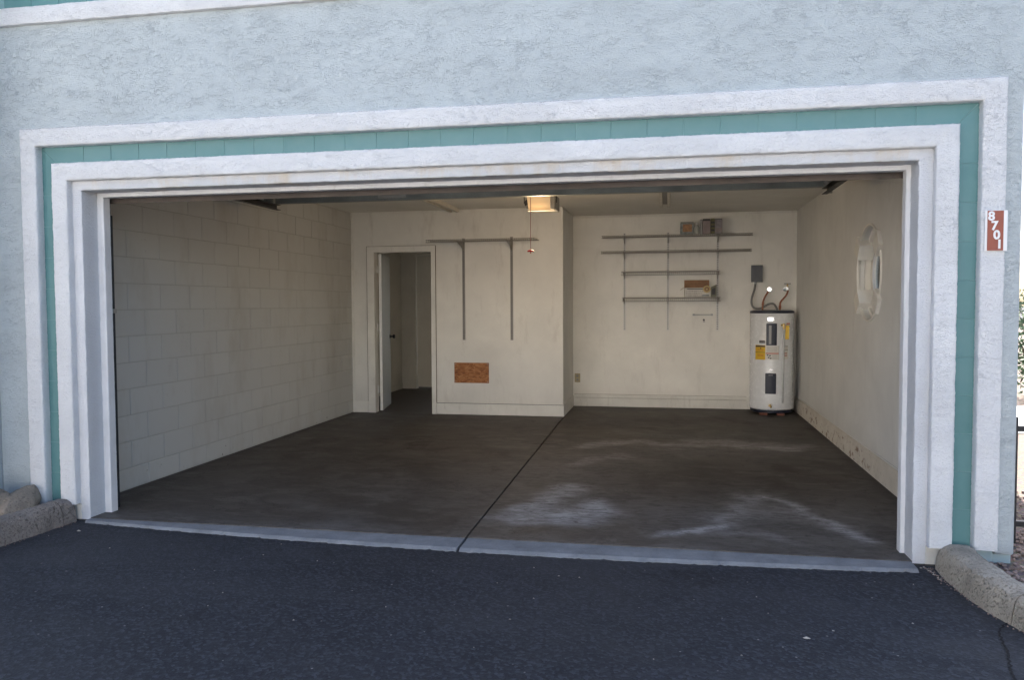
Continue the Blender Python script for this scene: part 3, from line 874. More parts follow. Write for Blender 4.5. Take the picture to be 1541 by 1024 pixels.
# hall behind the doorway
MAT['hall_cream'] = mat_paint('hall_wall_paint', (0.66, 0.61, 0.52), 0.2)
hall = thing('hall_wall', (0.3, 8.1, 0), 'dim hall wall with a shut white door seen through the doorway', 'wall')
m_ = MB()
m_.box(-0.82, -0.70, YP + 0.11, 8.1, 0, 2.5); m_.box(-0.82, -0.45, 8.1, 8.22, 0, 2.5); m_.box(0.38, 0.52, 8.1, 8.22, 0, 2.5); m_.box(1.42, 1.62, 8.1, 8.22, 0, 2.5); m_.box(0.52, 1.42, 8.1, 8.22, 2.1, 2.5)  # far wall has an unseen opening, added to pass the rear window's light
m_.box(-0.45, 0.38, 8.1, 8.22, 2.2, 2.5)
m_.build('wall_board', 'hall_cream', hall)
MB().box(-0.70, XL - 0.2, YP + 0.0, YP + 0.11, 0, 2.5).build('wall_board', 'hall_cream', hall)
MB().box(-0.52, -0.452, 8.085, 8.1, 0, 2.26).build('door_casing', 'hall_cream', hall, bevel=0.003)
MB().box(0.382, 0.45, 8.085, 8.1, 0, 2.26).build('door_casing', 'hall_cream', hall, bevel=0.003)
MB().box(-0.452, 0.382, 8.085, 8.1, 2.202, 2.26).build('door_casing', 'hall_cream', hall, bevel=0.003)
MB().box(-0.436, 0.376, 8.12, 8.16, 0.03, 2.19).build('door_leaf', 'hall_cream', hall, bevel=0.004)
MB().box(-0.70, -0.685, YP + 0.12, 8.1, 0, 0.1).build('baseboard', 'hall_cream', hall)
MB().box(-0.685, -0.522, 8.088, 8.1, 0, 0.1).build('baseboard', 'hall_cream', hall)
MB().box(1.5, 1.62, YP + 0.11, 8.1, 0, 2.5).build('wall_board', 'hall_cream', hall)
tag(MB().box(-0.9, 1.7, YP + 0.112, 8.3, 2.5, 2.62).build('hall_ceiling', 'ceiling'), kind='structure')
tag(MB().box(-0.9, 2.2, YP + 0.0, 8.99, -0.1, -0.001).build('hall_floor', 'hall_floor'), kind='structure')

# back wall behind shelves and heater
bk = thing('back_wall', (3.8, YB, 0), 'cream back wall behind the wire shelves and the water heater', 'wall')
MB().box(XP - 0.11, XR + 0.1, YB, YB + 0.12, 0, HC).build('wall_board', 'cream_lit', bk)
MB().box(XP + 0.013, XR - 0.001, YB - 0.016, YB - 0.0005, 0.002, 0.118).build('baseboard', 'cream_board', bk, bevel=0.003)
MB().box(XP + 0.013, XR - 0.001, YB - 0.022, YB - 0.0005, 0.119, 0.165).build('rail_board', 'cream_board', bk, bevel=0.006)
MB().box(XP + 0.02, 4.64, YB - 0.0225, YB - 0.004, 0.1172, 0.1198).build('baseboard_gap', 'edge_brown', bk)
MB().box(XP + 0.02, 4.64, YB - 0.006, YB - 0.0005, 0.1652, 0.1685).build('baseboard_gap', 'edge_brown', bk)
MB().box(XP + 0.001, XR - 0.001, YB - 0.01, YB, HC - 0.03, HC - 0.001).build('ceiling_trim', 'cream', bk, bevel=0.003)

# side wall with round window
sw = thing('side_wall', (XR + 0.08, 3.2, 0), 'grey cream side wall pierced by a deep round window', 'wall')
WY, WZ, WR = 2.52, 1.635, 0.405
def wall_with_hole(x0, x1, ya, yb, za, zb):
    angs = sorted([2 * math.pi * k / 72 for k in range(72)] + [math.atan2(z - WZ, y - WY) % (2 * math.pi) for y in (ya, yb) for z in (za, zb)])
    inner, outer = [], []
    for a in angs:
        c, s = math.cos(a), math.sin(a)
        inner.append((WY + WR * c, WZ + WR * s))
        ts = []
        if c > 1e-9: ts.append((yb - WY) / c)
        if c < -1e-9: ts.append((ya - WY) / c)
        if s > 1e-9: ts.append((zb - WZ) / s)
        if s < -1e-9: ts.append((za - WZ) / s)
        t_ = min(ts)
        outer.append((WY + t_ * c, WZ + t_ * s))
    n = len(angs); vs = []
    for X in (x0, x1):
        vs += [(X, y, z) for y, z in inner] + [(X, y, z) for y, z in outer]
    fs = []
    for i in range(n):
        j = (i + 1) % n
        fs += [(i, j, n + j, n + i), (2 * n + i, 3 * n + i, 3 * n + j, 2 * n + j), (i, 2 * n + i, 2 * n + j, j), (n + i, n + j, 3 * n + j, 3 * n + i)]
    return MB().add(vs, fs)
wall_with_hole(XR, XR + 0.155, 0.252, 8.3, -0.02, HC + 0.185).build('wall_board', 'side_wall', sw)
MB().box(XR, XR + 0.155, 8.3, 9.2, -0.02, 2.76).build('wall_board', 'stucco', sw)
# stem wall at the foot with a rough broken plaster edge
nst = 220; vs = []; fs = []
for j, (dx, z) in enumerate([(0.0, 0.185), (0.012, 0.172), (0.016, 0.12), (0.018, 0.06), (0.016, 0.0)]):
    for i in range(nst + 1):
        y = 0.26 + (YB - 0.26) * i / nst
        d_ = noise.noise(Vector((y * 3.1, j * 0.5, 2.0))); d2 = noise.noise(Vector((y * 14, j * 1.3, 5.0)))
        hole = max(0.0, min(1.0, (d2 + 0.15) * 3)) * (1.0 if 2.2 < y < 5.6 else 0.15) * (1 if j in (2, 3) else 0.2 if j == 1 else 0)
        vs.append((XR - dx + 0.013 * hole * (j > 0), y, z + 0.008 * d_ * (j < 4)))
for j in range(4):
    for i in range(nst):
        fs.append((j * (nst + 1) + i, j * (nst + 1) + i + 1, (j + 1) * (nst + 1) + i + 1, (j + 1) * (nst + 1) + i))
def m_stem():
    t = NT('flaking_plaster')
    g_ = t.n('NewGeometry'); sp = t.n('SeparateXYZ'); t.l(g_.outputs['Position'], sp.inputs[0])
    p = t.world()
    c = t.mix(t.ramp(t.noise(p, 5, 5, 0.65), [(0.35, 0.0), (0.7, 1.0)]), (0.58, 0.53, 0.45), (0.66, 0.61, 0.53))
    inn = t.ramp(t.math('ADD', sp.outputs[0], t.math('MULTIPLY', t.noise(p, 40, 3), 0.006)), [(0.5, 0.0), (1.0, 1.0)])
    mask = t.ramp(t.noise(p, 13, 5, 0.7), [(0.55, 0.0), (0.61, 0.85)])
    ym = t.ramp(t.math('MULTIPLY', sp.outputs[1], 0.1), [(0.20, 0.0), (0.26, 1.0), (0.55, 1.0), (0.60, 0.15)])
    zm = t.ramp(sp.outputs[2], [(0.125, 1.0), (0.15, 0.0)])
    k = t.math('MULTIPLY', t.math('MULTIPLY', mask, ym), zm)
    c = t.mix(k, c, (0.21, 0.13, 0.08))
    c = t.mix(t.ramp(t.noise(p, 30, 4), [(0.6, 0.0), (0.72, 0.4)]), c, (0.22, 0.17, 0.12))
    return t.fin(c, 0.8, t.bump(t.noise(p, 60, 4), 0.4, 0.003))
MAT['stem_flake'] = m_stem()
MB().add(vs, fs).build('plaster_base', 'stem_flake', sw, fixn=False)
for i_ in range(1):
    MB().box(XR - 0.011, XR - 0.0005, 0.26, YB - 0.02, 0.186, 0.198).build('base_ledge', 'side_wall', sw, bevel=0.003)
# window: frame ring, glass and four key blocks
def ring(x0, x1, r0, r1, n=64):
    vs, fs = [], []
    for X, r in ((x0, r0), (x0, r1), (x1, r1), (x1, r0)):
        for k in range(n):
            a = 2 * math.pi * k / n
            vs.append((X, WY + r * math.cos(a), WZ + r * math.sin(a)))
    for q in range(4):
        for k in range(n):
            a, b = q * n + k, q * n + (k + 1) % n
            c, d = ((q + 1) % 4) * n + (k + 1) % n, ((q + 1) % 4) * n + k
            fs.append((a, b, c, d))
    return MB().add(vs, fs)
win = ring(XR + 0.100, XR + 0.116, 0.245, 0.4045).build('window', 'key_lit_paint', sw, bevel=0.003, smooth=True)
ring(XR - 0.012, XR + 0.012, 0.386, 0.404).build('inner_ring', 'key_lit_paint', win, bevel=0.004, smooth=True)
ring(XR + 0.085, XR + 0.0995, 0.248, 0.265).build('window_frame', 'white_metal', win, bevel=0.003, smooth=True)
ring(XR + 0.055, XR + 0.0995, 0.368, 0.404).build('reveal_step', 'key_lit_paint', win, bevel=0.004, smooth=True)
MB().prism([(WY + 0.244 * math.cos(2 * math.pi * k / 64), WZ + 0.244 * math.sin(2 * math.pi * k / 64)) for k in range(64)], 0, XR + 0.108, XR + 0.112).build('pane', 'glass', win)
for a in (35, 145, 218, 322):
    a = math.radians(a)
    rd = Vector((0, math.cos(a), math.sin(a))); tg = Vector((0, -math.sin(a), math.cos(a)))
    c = Vector((XR + 0.035, WY, WZ)) + rd * 0.385
    MB().obox(c, Vector((0.065, 0, 0)), rd * 0.075, tg * 0.075).build('key_block', 'key_lit_paint', win, bevel=0.006)

# ------------------------------------------------------------------ raised garage door and its hardware
gd = thing('garage_door', (2.44, 0.4, 2.2), 'dark wooden garage door raised flat under the ceiling', 'garage door')
y0, z0, y1, z1 = 0.30, 2.083, 2.72, 2.475
d = Vector((0, y1 - y0, z1 - z0)).normalized(); nn = Vector((0, -d.z, d.y))
A = Vector((2.43, y0, z0))
L = (Vector((0, y1 - y0, z1 - z0))).length
MB().obox(A + d * (L / 2) + nn * 0.035, Vector((2.44, 0, 0)), d * (L / 2), nn * 0.010).build('door_skin', 'door_skin', gd)
MB().obox(A + d * 0.045 + nn * 0.0125, Vector((2.525, 0, 0)), d * 0.045, nn * 0.0122).build('bottom_rail', 'door_wood', gd, bevel=0.003)
MB().obox(A + d * (L - 0.045) + nn * 0.0125, Vector((2.44, 0, 0)), d * 0.045, nn * 0.0122).build('top_rail', 'door_wood', gd, bevel=0.003)
for x_ in (0.04, 0.85, 1.65, 2.44, 3.23, 4.03, 4.82):
    MB().obox(Vector((x_, y0, z0)) + d * (L / 2) + nn * 0.0125, Vector((0.04, 0, 0)), d * (L / 2 - 0.0915), nn * 0.0122).build('stile', 'door_wood', gd, bevel=0.003)
MB().obox(A + nn * 0.022 - d * 0.004, Vector((2.525, 0, 0)), d * 0.004, nn * 0.026).build('weather_strip', 'door_wood', gd)
st = MB()
st.box(-0.24, 4.96, 2.735, 2.738, 2.382, 2.458); st.box(-0.24, 4.96, 2.738, 2.79, 2.379, 2.382); st.box(-0.24, 4.96, 2.738, 2.79, 2.458, 2.461)
st.build('brace', 'strut', gd, bevel=0.001)
MB().box(0.92, 1.20, 2.7305, 2.7345, 2.40, 2.432).build('brace_plate', 'galv', gd, bevel=0.001)
for x0_, x1_ in ((-0.30, -0.235), (4.925, 4.995)):
    MB().box(x0_, x1_, 2.70, 2.80, 2.385, 2.470).build('brace_bracket', 'galv', gd, bevel=0.003)

def rail(x_, lab, sgn):
    t_ = thing('door_rail', (x_, 1.4, 2.3), lab, 'door track', 'rails the raised door runs on')
    m1 = MB()
    m1.box(min(x_, x_ + sgn * 0.045), max(x_, x_ + sgn * 0.045), 0.30, 2.62, 2.300, 2.304)
    m1.box(min(x_, x_ + sgn * 0.004), max(x_, x_ + sgn * 0.004), 0.30, 2.62, 2.304, 2.345)
    m1.box(min(x_, x_ + sgn * 0.045), max(x_, x_ + sgn * 0.045), 0.30, 2.62, 2.3452, 2.349)
    m1.build('channel', 'black_steel', t_, bevel=0.001)
    MB().box(min(x_, x_ - sgn * 0.03), max(x_, x_ - sgn * 0.03) - 0.001, 2.56, 2.60, 2.304, HC - 0.001).build('hanger', 'galv', t_, bevel=0.001)
rail(-0.06, 'dark steel door rail along the block wall', 1)
rail(4.935, 'dark steel door rail along the side wall', -1)
for x_, sgn, lab in ((-0.108, 1, 'black vertical door track beside the block wall'), (4.962, -1, 'black vertical door track beside the side wall')):
    t_ = thing('jamb_track', (x_, 0.3, 0), lab, 'door track', 'vertical tracks behind the door frame')
    m1 = MB()
    a, b = sorted((x_, x_ + sgn * 0.012)); m1.box(a, b, 0.262, 0.33, 0.005, 2.09)
    a, b = sorted((x_ + sgn * 0.0122, x_ + sgn * 0.05)); m1.box(a, b, 0.262, 0.268, 0.005, 2.09)
    m1.build('angle_iron', 'black_steel', t_, bevel=0.001)
    MB().tube([(x_ + sgn * 0.035, 0.30, 0.01), (x_ + sgn * 0.035, 0.30, 2.0)], 0.011, 10).build('lift_spring', 'black_steel', t_, smooth=True)
    MB().box(min(x_ + sgn * 0.02, x_ + sgn * 0.05), max(x_ + sgn * 0.02, x_ + sgn * 0.05), 0.285, 0.318, 1.34, 1.37).build('spring_clip', 'galv', t_, bevel=0.002)

# opener: motor head with lit lens, pull cord
op = thing('door_opener', (2.37, 3.45, 2.31), 'garage door opener with a glowing amber lens', 'door opener')
MB().box(2.245, 2.525, 3.335, 3.72, 2.335, 2.485).build('motor_housing', 'conduit', op, bevel=0.012)
n_ = 36; vs = []; fs = []
prof = [(0.0, 2.479), (-0.02, 2.470), (-0.034, 2.42), (-0.036, 2.37), (-0.030, 2.335), (-0.008, 2.318)]
for j, (dy, z) in enumerate(prof):
    sh = (2.479 - z) / 0.165 * 0.022
    for i in range(n_ + 1):
        u = i / n_
        x_ = 2.252 + sh + (0.235 - sh * 0.4) * u
        vs.append((x_, 3.335 + dy * (1 + 0.25 * math.sin(math.pi * u)) - (0.003 if (j >= 3 and i % 2) else 0), z))
for j in range(len(prof) - 1):
    for i in range(n_):
        fs.append((j * (n_ + 1) + i, j * (n_ + 1) + i + 1, (j + 1) * (n_ + 1) + i + 1, (j + 1) * (n_ + 1) + i))
MB().add(vs, fs).build('lens', 'lens', op, smooth=True, fixn=False)
MB().prism([(2.490, 2.482), (2.540, 2.476), (2.532, 2.314), (2.490, 2.322)], 1, 3.285, 3.335).build('end_cap', 'slot_grey', op, bevel=0.004)
MB().box(2.262, 2.535, 3.292, 3.345, 2.308, 2.3165).build('lens_rim', 'slot_grey', op, bevel=0.002)
for x_ in (2.222, 2.545):
    MB().box(x_ - 0.003, x_ + 0.003, 3.34, 3.365, 2.39, HC - 0.001).build('hanging_strap', 'black_steel', op)
MB().prism([(2.222, 2.40), (2.262, 2.44), (2.262, 2.38), (2.235, 2.36)], 1, 3.325, 3.334).build('strap_bracket', 'black_steel', op)
MB().box(2.365, 2.40, 0.35, 3.33, 2.49, 2.515).build('drive_rail', 'black_steel', op)
ld = bpy.data.lights.new('opener_bulb', 'POINT'); ld.energy = 5; ld.color = (1.0, 0.72, 0.42); ld.shadow_soft_size = 0.06
lo = bpy.data.objects.new('opener_bulb', ld); C.objects.link(lo); lo.parent = op; lo.location = Vector((2.38, 3.30, 2.13)) - op.location

pc = thing('release_cord', (2.33, 3.05, 2.48), 'thin red release cord with a red handle hanging past the lens', 'pull cord')
MB().tube([(2.337, 3.04, 2.489), (2.337, 3.04, 1.905)], 0.0028, 6).build('cord', 'cord', pc)
hm = MB(); hm.tube([(2.306, 3.04, 1.893), (2.322, 3.04, 1.899), (2.352, 3.04, 1.899), (2.368, 3.04, 1.893)], [0.006, 0.010, 0.010, 0.006], 8)
hm.build('handle', 'red_plastic', pc, smooth=True)
MB().tube([(2.337, 3.04, 1.893), (2.337, 3.04, 1.872)], [0.006, 0.004], 8).build('handle_stem', 'red_plastic', pc, smooth=True)

# ceiling channels
def channel(x_, ya, yb, lab):
    t_ = thing('ceiling_channel', (x_, (ya + yb) / 2, HC), lab, 'ceiling channel', 'pale channels fixed to the ceiling')
    m1 = MB()
    m1.box(x_ - 0.060, x_ - 0.026, ya, yb, HC - 0.048, HC - 0.001); m1.box(x_ + 0.026, x_ + 0.060, ya, yb, HC - 0.048, HC - 0.001)
    m1.build('channel_body', 'channel', t_, bevel=0.003)
    MB().box(x_ - 0.0255, x_ + 0.0255, ya + 0.01, yb - 0.01, HC - 0.008, HC - 0.001).build('slot', 'slot_grey', t_)
channel(1.03, 3.4, 5.1, 'pale ceiling channel above the bare single shelf')
channel(3.59, 3.4, 5.2, 'pale ceiling channel above the tall stack of shelves')

# ------------------------------------------------------------------ shelving
def slotted(x_, yw, za, zb, mat, lab, group):
    t_ = thing('shelf_standard', (x_, yw, za), lab, 'shelf standard', group)
    w, d_ = 0.0165, 0.014
    body = MB().box(x_ - w, x_ + w, yw - d_, yw - 0.0005, za, zb).build('upright', mat, t_, bevel=0.002)
    sl = MB(); z = za + 0.018
    while z < zb - 0.02:
        sl.box(x_ - 0.006, x_ + 0.006, yw - d_ - 0.0012, yw - d_ + 0.004, z, z + 0.012)
        z += 0.030
    tag(sl.build('slots', 'slot', t_), kind='stuff')
    return t_
SG = 'slotted uprights carrying the wire shelves'
slotted(3.056, YB, 1.03, 2.33, 'white_metal', 'white slotted upright under the end of the shelves by the partition', SG)
slotted(3.627, YB, 1.03, 2.33, 'white_metal', 'white slotted upright in the middle of the wire shelves', SG)
slotted(4.264, YB, 1.03, 2.33, 'white_metal', 'white slotted upright beside the printed carton', SG)
SG2 = 'uprights carrying the bare single shelf'
slotted(1.117, YP, 0.943, 2.215, 'slot_grey', 'grey upright of the single shelf, the one by the doorway', SG2)
slotted(1.729, YP, 0.943, 2.222, 'slot_grey', 'grey upright of the single shelf, the one by the red cord handle', SG2)

def wire_shelf(x0, x1, yw, depth, z, lab, group, brackets, lip=0.028, gus=0.09, mat='shelf_wire'):
    t_ = thing('wire_shelf', ((x0 + x1) / 2, yw - depth / 2, z), lab, 'shelf', group)
    ya, yb = yw - depth, yw - 0.02
    for y_, z_, r in ((ya, z, 0.0032), (ya - 0.002, z - lip, 0.0036), (yb, z, 0.0032), ((ya + yb) / 2, z - 0.005, 0.003)):
        MB().tube([(x0, y_, z_), (x1, y_, z_)], r, 6).build('rod', mat, t_, smooth=True)
    w = MB(); x = x0 + 0.01; 
    while x < x1 - 0.005:
        w.tube([(x, yb, z + 0.0035), (x, ya - 0.004, z + 0.0035), (x, ya - 0.0055, z - lip - 0.003)], 0.0022, 4, cap=False)
        x += 0.0254
    tag(w.build('cross_wires', mat, t_), kind='stuff')
    for bx in brackets:
        m1 = MB(); m1.prism([(yw - 0.014, z - 0.006), (ya + 0.01, z - 0.006), (ya + 0.01, z - 0.02), (yw - 0.12, z - gus * 0.55), (yw - 0.014, z - gus)], 0, bx - 0.005, bx + 0.005)
        m1.build('bracket', mat, t_, bevel=0.001)
    return t_
WG = 'wire shelves on the back wall'
B3 = (3.056, 3.627, 4.264)
wire_shelf(2.775, 4.675, YB, 0.30, 2.272, 'topmost long wire shelf on the back wall, holding assorted packages', WG, B3)
wire_shelf(2.765, 4.660, YB, 0.30, 2.072, 'empty long wire shelf just under the topmost one', WG, B3)
wire_shelf(3.028, 4.28, YB, 0.30, 1.805, 'short empty wire shelf above the printed carton', WG, B3, lip=0.046)
wire_shelf(3.040, 4.285, YB, 0.30, 1.465, 'lowest short wire shelf, carrying the printed carton', WG, B3, lip=0.046)
wire_shelf(0.735, 2.075, YP, 0.36, 2.172, 'bare single wire shelf on the partition beside the doorway', None, (1.117, 1.729), gus=0.12, mat='slot_grey')

# packages on the top shelf (standing on z = 2.272)
TZ = 2.2785
def pack(name, x0, x1, ya, yb, h, mat, lab, cat, extra=None):
    t_ = thing(name, ((x0 + x1) / 2, (ya + yb) / 2, TZ), lab, cat, 'packages on the topmost shelf')
    MB().box(x0, x1, ya, yb, TZ, TZ + h).build('body', mat, t_, bevel=0.003)
    if extra: extra(t_)
    return t_
def ex1(t_):
    MB().box(3.812, 3.925, 6.0085, 6.0095, TZ + 0.03, TZ + 0.125).build('front_label', 'orange_carton', t_)
    MB().box(3.782, 3.945, 6.009, 6.13, TZ + 0.1425, TZ + 0.156).build('lid', 'slot_grey', t_, bevel=0.002)
pack('cardboard_box', 3.780, 3.947, 6.01, 6.13, 0.142, 'greyblue', 'grey package with an orange front at the end of the row on the topmost shelf', 'package', ex1)
bt = thing('plastic_bottle', (3.985, 6.03, TZ), 'white plastic bottle standing between packages on the topmost shelf', 'bottle', 'packages on the topmost shelf')
MB().lathe(3.985, 6.035, [(0.030, TZ), (0.036, TZ + 0.006), (0.036, TZ + 0.085), (0.028, TZ + 0.105), (0.014, TZ + 0.115)], 20).build('body', 'bottle', bt, smooth=True)
MB().lathe(3.985, 6.035, [(0.016, TZ + 0.1155), (0.017, TZ + 0.118), (0.016, TZ + 0.142)], 16).build('cap', 'plate_white', bt, smooth=True)
pack('thin_board', 4.028, 4.056, 6.02, 6.16, 0.185, 'label_grey', 'thin pale board standing upright next to the white bottle', 'board')
def ex2(t_):
    MB().box(4.062, 4.154, 6.013, 6.12, TZ + 0.1655, TZ + 0.19).build('dark_lid', 'label_ink', t_, bevel=0.002)
pack('carton', 4.060, 4.156, 6.012, 6.12, 0.165, 'mauve', 'mauve carton with a dark lid on the topmost shelf', 'carton', ex2)
def ex3(t_):
    for k in range(3):
        MB().box(4.163, 4.206, 6.0085, 6.0095, TZ + 0.03 + 0.05 * k, TZ + 0.055 + 0.05 * k).build('label_band', 'label_ink', t_)
pack('olive_package', 4.160, 4.209, 6.01, 6.12, 0.192, 'olive', 'narrow olive package with dark bands on the topmost shelf', 'package', ex3)
def ex4(t_):
    MB().box(4.214, 4.298, 6.006, 6.007, TZ + 0.02, TZ + 0.07).build('front_label', 'mauve', t_)
    MB().box(4.214, 4.300, 6.012, 6.12, TZ + 0.1805, TZ + 0.189).build('lid', 'label_ink', t_, bevel=0.001)
pack('grey_package', 4.212, 4.302, 6.0075, 6.12, 0.18, 'greypack', 'grey package over the upright at the end of the package row', 'package', ex4)

# open carton on the lowest shelf
BZ = 1.4715
cb = thing('open_carton', (4.0, 6.08, BZ), 'open white printed carton with a brown flap raised, on the lowest wire shelf', 'carton')
x0, x1, ya, yb, zt = 3.838, 4.158, 6.01, 6.17, BZ + 0.118
MB().box(x0, x1, ya, ya + 0.004, BZ, zt).build('front_panel', 'carton_white', cb)
MB().box(x0, x1, yb - 0.004, yb, BZ, zt).build('back_panel', 'cardboard', cb)
MB().box(x0, x0 + 0.004, ya + 0.0045, yb - 0.0045, BZ, zt).build('end_panel', 'cardboard', cb)
MB().box(x1 - 0.004, x1, ya + 0.0045, yb - 0.0045, BZ, zt).build('end_panel', 'cardboard', cb)
MB().box(x0 + 0.005, x1 - 0.005, ya + 0.005, yb - 0.005, BZ, BZ + 0.004).build('bottom_panel', 'cardboard', cb)
MB().obox((3.995, yb + 0.012, zt + 0.052), (0.158, 0, 0), (0, 0.0018, 0), (0, 0.012, 0.052)).build('flap', 'cardboard', cb)
MB().obox((x0 - 0.026, (ya + yb) / 2, zt - 0.008), (0.026, 0, 0.018), (0, 0.07, 0), (-0.001, 0, 0.0016)).build('flap', 'cardboard', cb)
MB().box(x0 + 0.03, x1 - 0.07, ya - 0.0012, ya - 0.0002, BZ + 0.098, BZ + 0.108).build('print_line', 'label_ink', cb)
pr = MB(); random.seed(3)
for r_ in range(3):
    x = x0 + 0.02
    while x < x1 - 0.09:
        w = random.uniform(0.006, 0.02)
        pr.box(x, x + w, ya - 0.0012, ya - 0.0002, BZ + 0.014 + r_ * 0.028, BZ + 0.022 + r_ * 0.028)
        x += w + random.uniform(0.006, 0.016)
tag(pr.build('printed_marks', 'mauve', cb), kind='stuff')
MB().box(x1 - 0.10, x1 - 0.012, ya - 0.0012, ya - 0.0002, BZ + 0.01, BZ + 0.03).build('print_panel', 'greyblue', cb)
tp = thing('tape_roll', (4.115, 5.99, BZ + 0.09), 'tan tape roll leaning on the front of the printed carton', 'tape roll')
def disc(r0, r1, y_, t_, cx_, cz_, n=32):
    vs, fs = [], []
    for Y, r in ((y_, r0), (y_, r1), (y_ + t_, r1), (y_ + t_, r0)):
        for k in range(n):
            a = 2 * math.pi * k / n
            vs.append((cx_ + r * math.cos(a), Y, cz_ + r * math.sin(a)))
    for q in range(4):
        for k in range(n):
            fs.append((q * n + k, q * n + (k + 1) % n, ((q + 1) % 4) * n + (k + 1) % n, ((q + 1) % 4) * n + k))
    return MB().add(vs, fs)
disc(0.030, 0.047, 5.984, 0.018, 4.115, BZ + 0.10).build('tape', 'tape', tp, smooth=True)
disc(0.012, 0.0295, 5.988, 0.010, 4.115, BZ + 0.10).build('core', 'cardboard', tp, smooth=True)
disc(0.002, 0.0115, 5.986, 0.012, 4.115, BZ + 0.10).build('hub', 'tape', tp, smooth=True)
gc = thing('folded_card', (4.21, 6.05, BZ), 'grey green folded card standing next to the open carton', 'card')
MB().prism([(4.165, BZ), (4.235, BZ), (4.235, BZ + 0.158), (4.165, BZ + 0.125)], 1, 6.03, 6.036).build('front_leaf', 'green_card', gc)
MB().obox((4.240, 6.07, BZ + 0.079), (0.0015, 0, 0), (0, 0.036, 0), (0, 0, 0.079)).build('side_leaf', 'greyblue', gc)
MB().prism([(4.180, BZ + 0.03), (4.222, BZ + 0.03), (4.222, BZ + 0.12), (4.180, BZ + 0.10)], 1, 6.0275, 6.0297).build('print_panel', 'label_ink', gc)

# small rail and stub under the shelf
rl = thing('wall_rail', (4.08, YB, 1.24), 'small metal rail on the wall under the lowest shelf', 'rail')
MB().tube([(3.955, YB - 0.03, 1.24), (4.205, YB - 0.03, 1.24)], 0.006, 8).build('bar', 'galv', rl, smooth=True)
for x_ in (3.962, 4.192):
    MB().box(x_ - 0.014, x_ + 0.014, YB - 0.038, YB - 0.0005, 1.228, 1.252).build('end_post', 'galv', rl, bevel=0.003)
sk = thing('capped_stub', (4.09, YB, 1.17), 'dark capped stub in the wall under the small rail', 'pipe stub')
MB().tube([(4.092, YB - 0.0005, 1.172), (4.092, YB - 0.03, 1.172)], 0.013, 12).build('stub', 'label_ink', sk, smooth=True)
MB().box(4.082, 4.106, YB - 0.028, YB - 0.0005, 1.145, 1.155).build('tab', 'slot_grey', sk)

# strand-board patch, outlet
ob = thing('board_patch', (1.21, YP, 0.53), 'orange strand board patch screwed low on the partition wall', 'board')
MB().box(0.988, 1.433, YP - 0.012, YP - 0.0005, 0.402, 0.657).build('board', 'osb', ob, bevel=0.0015)
for x_, z_ in ((1.005, 0.42), (1.415, 0.42), (1.005, 0.64), (1.415, 0.64)):
    MB().tube([(x_, YP - 0.0135, z_), (x_, YP - 0.012, z_)], 0.005, 8).build('screw', 'galv', ob)
ot = thing('wall_outlet', (2.425, YB, 0.385), 'almond wall outlet low on the back wall by the partition', 'outlet')
MB().box(2.388, 2.462, YB - 0.007, YB - 0.0005, 0.325, 0.445).build('plate', 'almond', ot, bevel=0.003)
for z_ in (0.36, 0.41):
    MB().box(2.410, 2.440, YB - 0.009, YB - 0.0071, z_ - 0.015, z_ + 0.015).build('socket', 'slot_grey', ot, bevel=0.003)

# ------------------------------------------------------------------ water heater
HX, HY, HR = 4.912, 5.965, 0.262
wh = thing('water_heater', (HX, HY, 0), 'white electric water heater in the corner below copper pipes', 'water heater')
MB().lathe(HX, HY, [(HR - 0.02, 0.060), (HR, 0.075), (HR, 1.255), (HR - 0.004, 1.262)], 72).build('tank', 'tank', wh, smooth=True)
MB().lathe(HX, HY, [(HR - 0.012, 0.030), (HR - 0.006, 0.034), (HR - 0.006, 0.0595)], 72).build('base_ring', 'navy', wh, smooth=True)
MB().lathe(HX, HY, [(HR + 0.003, 1.2625), (HR + 0.005, 1.268), (HR + 0.003, 1.290), (HR - 0.03, 1.300)], 72).build('top_cap', 'navy', wh, smooth=True)
def cyl_patch(a0, a1, z0, z1, t0, t1, n=10, zc=None):
    """curved plate on the tank: angles in degrees from the direction that faces the doorway"""
    vs, fs = [], []
    for R in (HR + t0, HR + t1):
        for z in (z0, z1):
            for i in range(n + 1):
                a = math.radians(-97 + a0 + (a1 - a0) * i / n)
                vs.append((HX + R * math.cos(a), HY + R * math.sin(a), z))
    k = n + 1
    for i in range(n):
        fs += [(2 * k + i, 2 * k + i + 1, 3 * k + i + 1, 3 * k + i), (i, k + i, k + i + 1, i + 1), (i, i + 1, 2 * k + i + 1, 2 * k + i), (k + i, 3 * k + i, 3 * k + i + 1, k + i + 1)]
    fs += [(0, 2 * k, 3 * k, k), (n, k + n, 3 * k + n, 2 * k + n)]
    return MB().add(vs, fs)
def A_(px):
    return math.degrees(math.asin(max(-1, min(1, (px - 1161) / 33.0))))
cv = cyl_patch(A_(1153.2), A_(1168.3), 0.868, 1.140, 0.0005, 0.016).build('access_cover', 'navy', wh, bevel=0.006, smooth=True)
cyl_patch(A_(1157.0), A_(1160.5), 0.885, 1.115, 0.0162, 0.018, 4).build('cover_rib', 'label_grey', cv, bevel=0.001)
cv = cyl_patch(A_(1152.2), A_(1167.8), 0.270, 0.525, 0.0005, 0.016).build('access_cover', 'navy', wh, bevel=0.006, smooth=True)
cyl_patch(A_(1157), A_(1163), 0.498, 0.506, 0.0162, 0.0175, 4).build('cover_mark', 'label_grey', cv)
lb = cyl_patch(A_(1137), A_(1151.7), 0.690, 0.870, 0.0004, 0.0016).build('yellow_label', 'label_yellow', wh)
cyl_patch(A_(1137.5), A_(1151.3), 0.845, 0.864, 0.0018, 0.0024).build('label_heading', 'label_ink', lb)
cyl_patch(A_(1137.2), A_(1151.5), 0.778, 0.783, 0.0018, 0.0024).build('label_line', 'label_ink', lb)
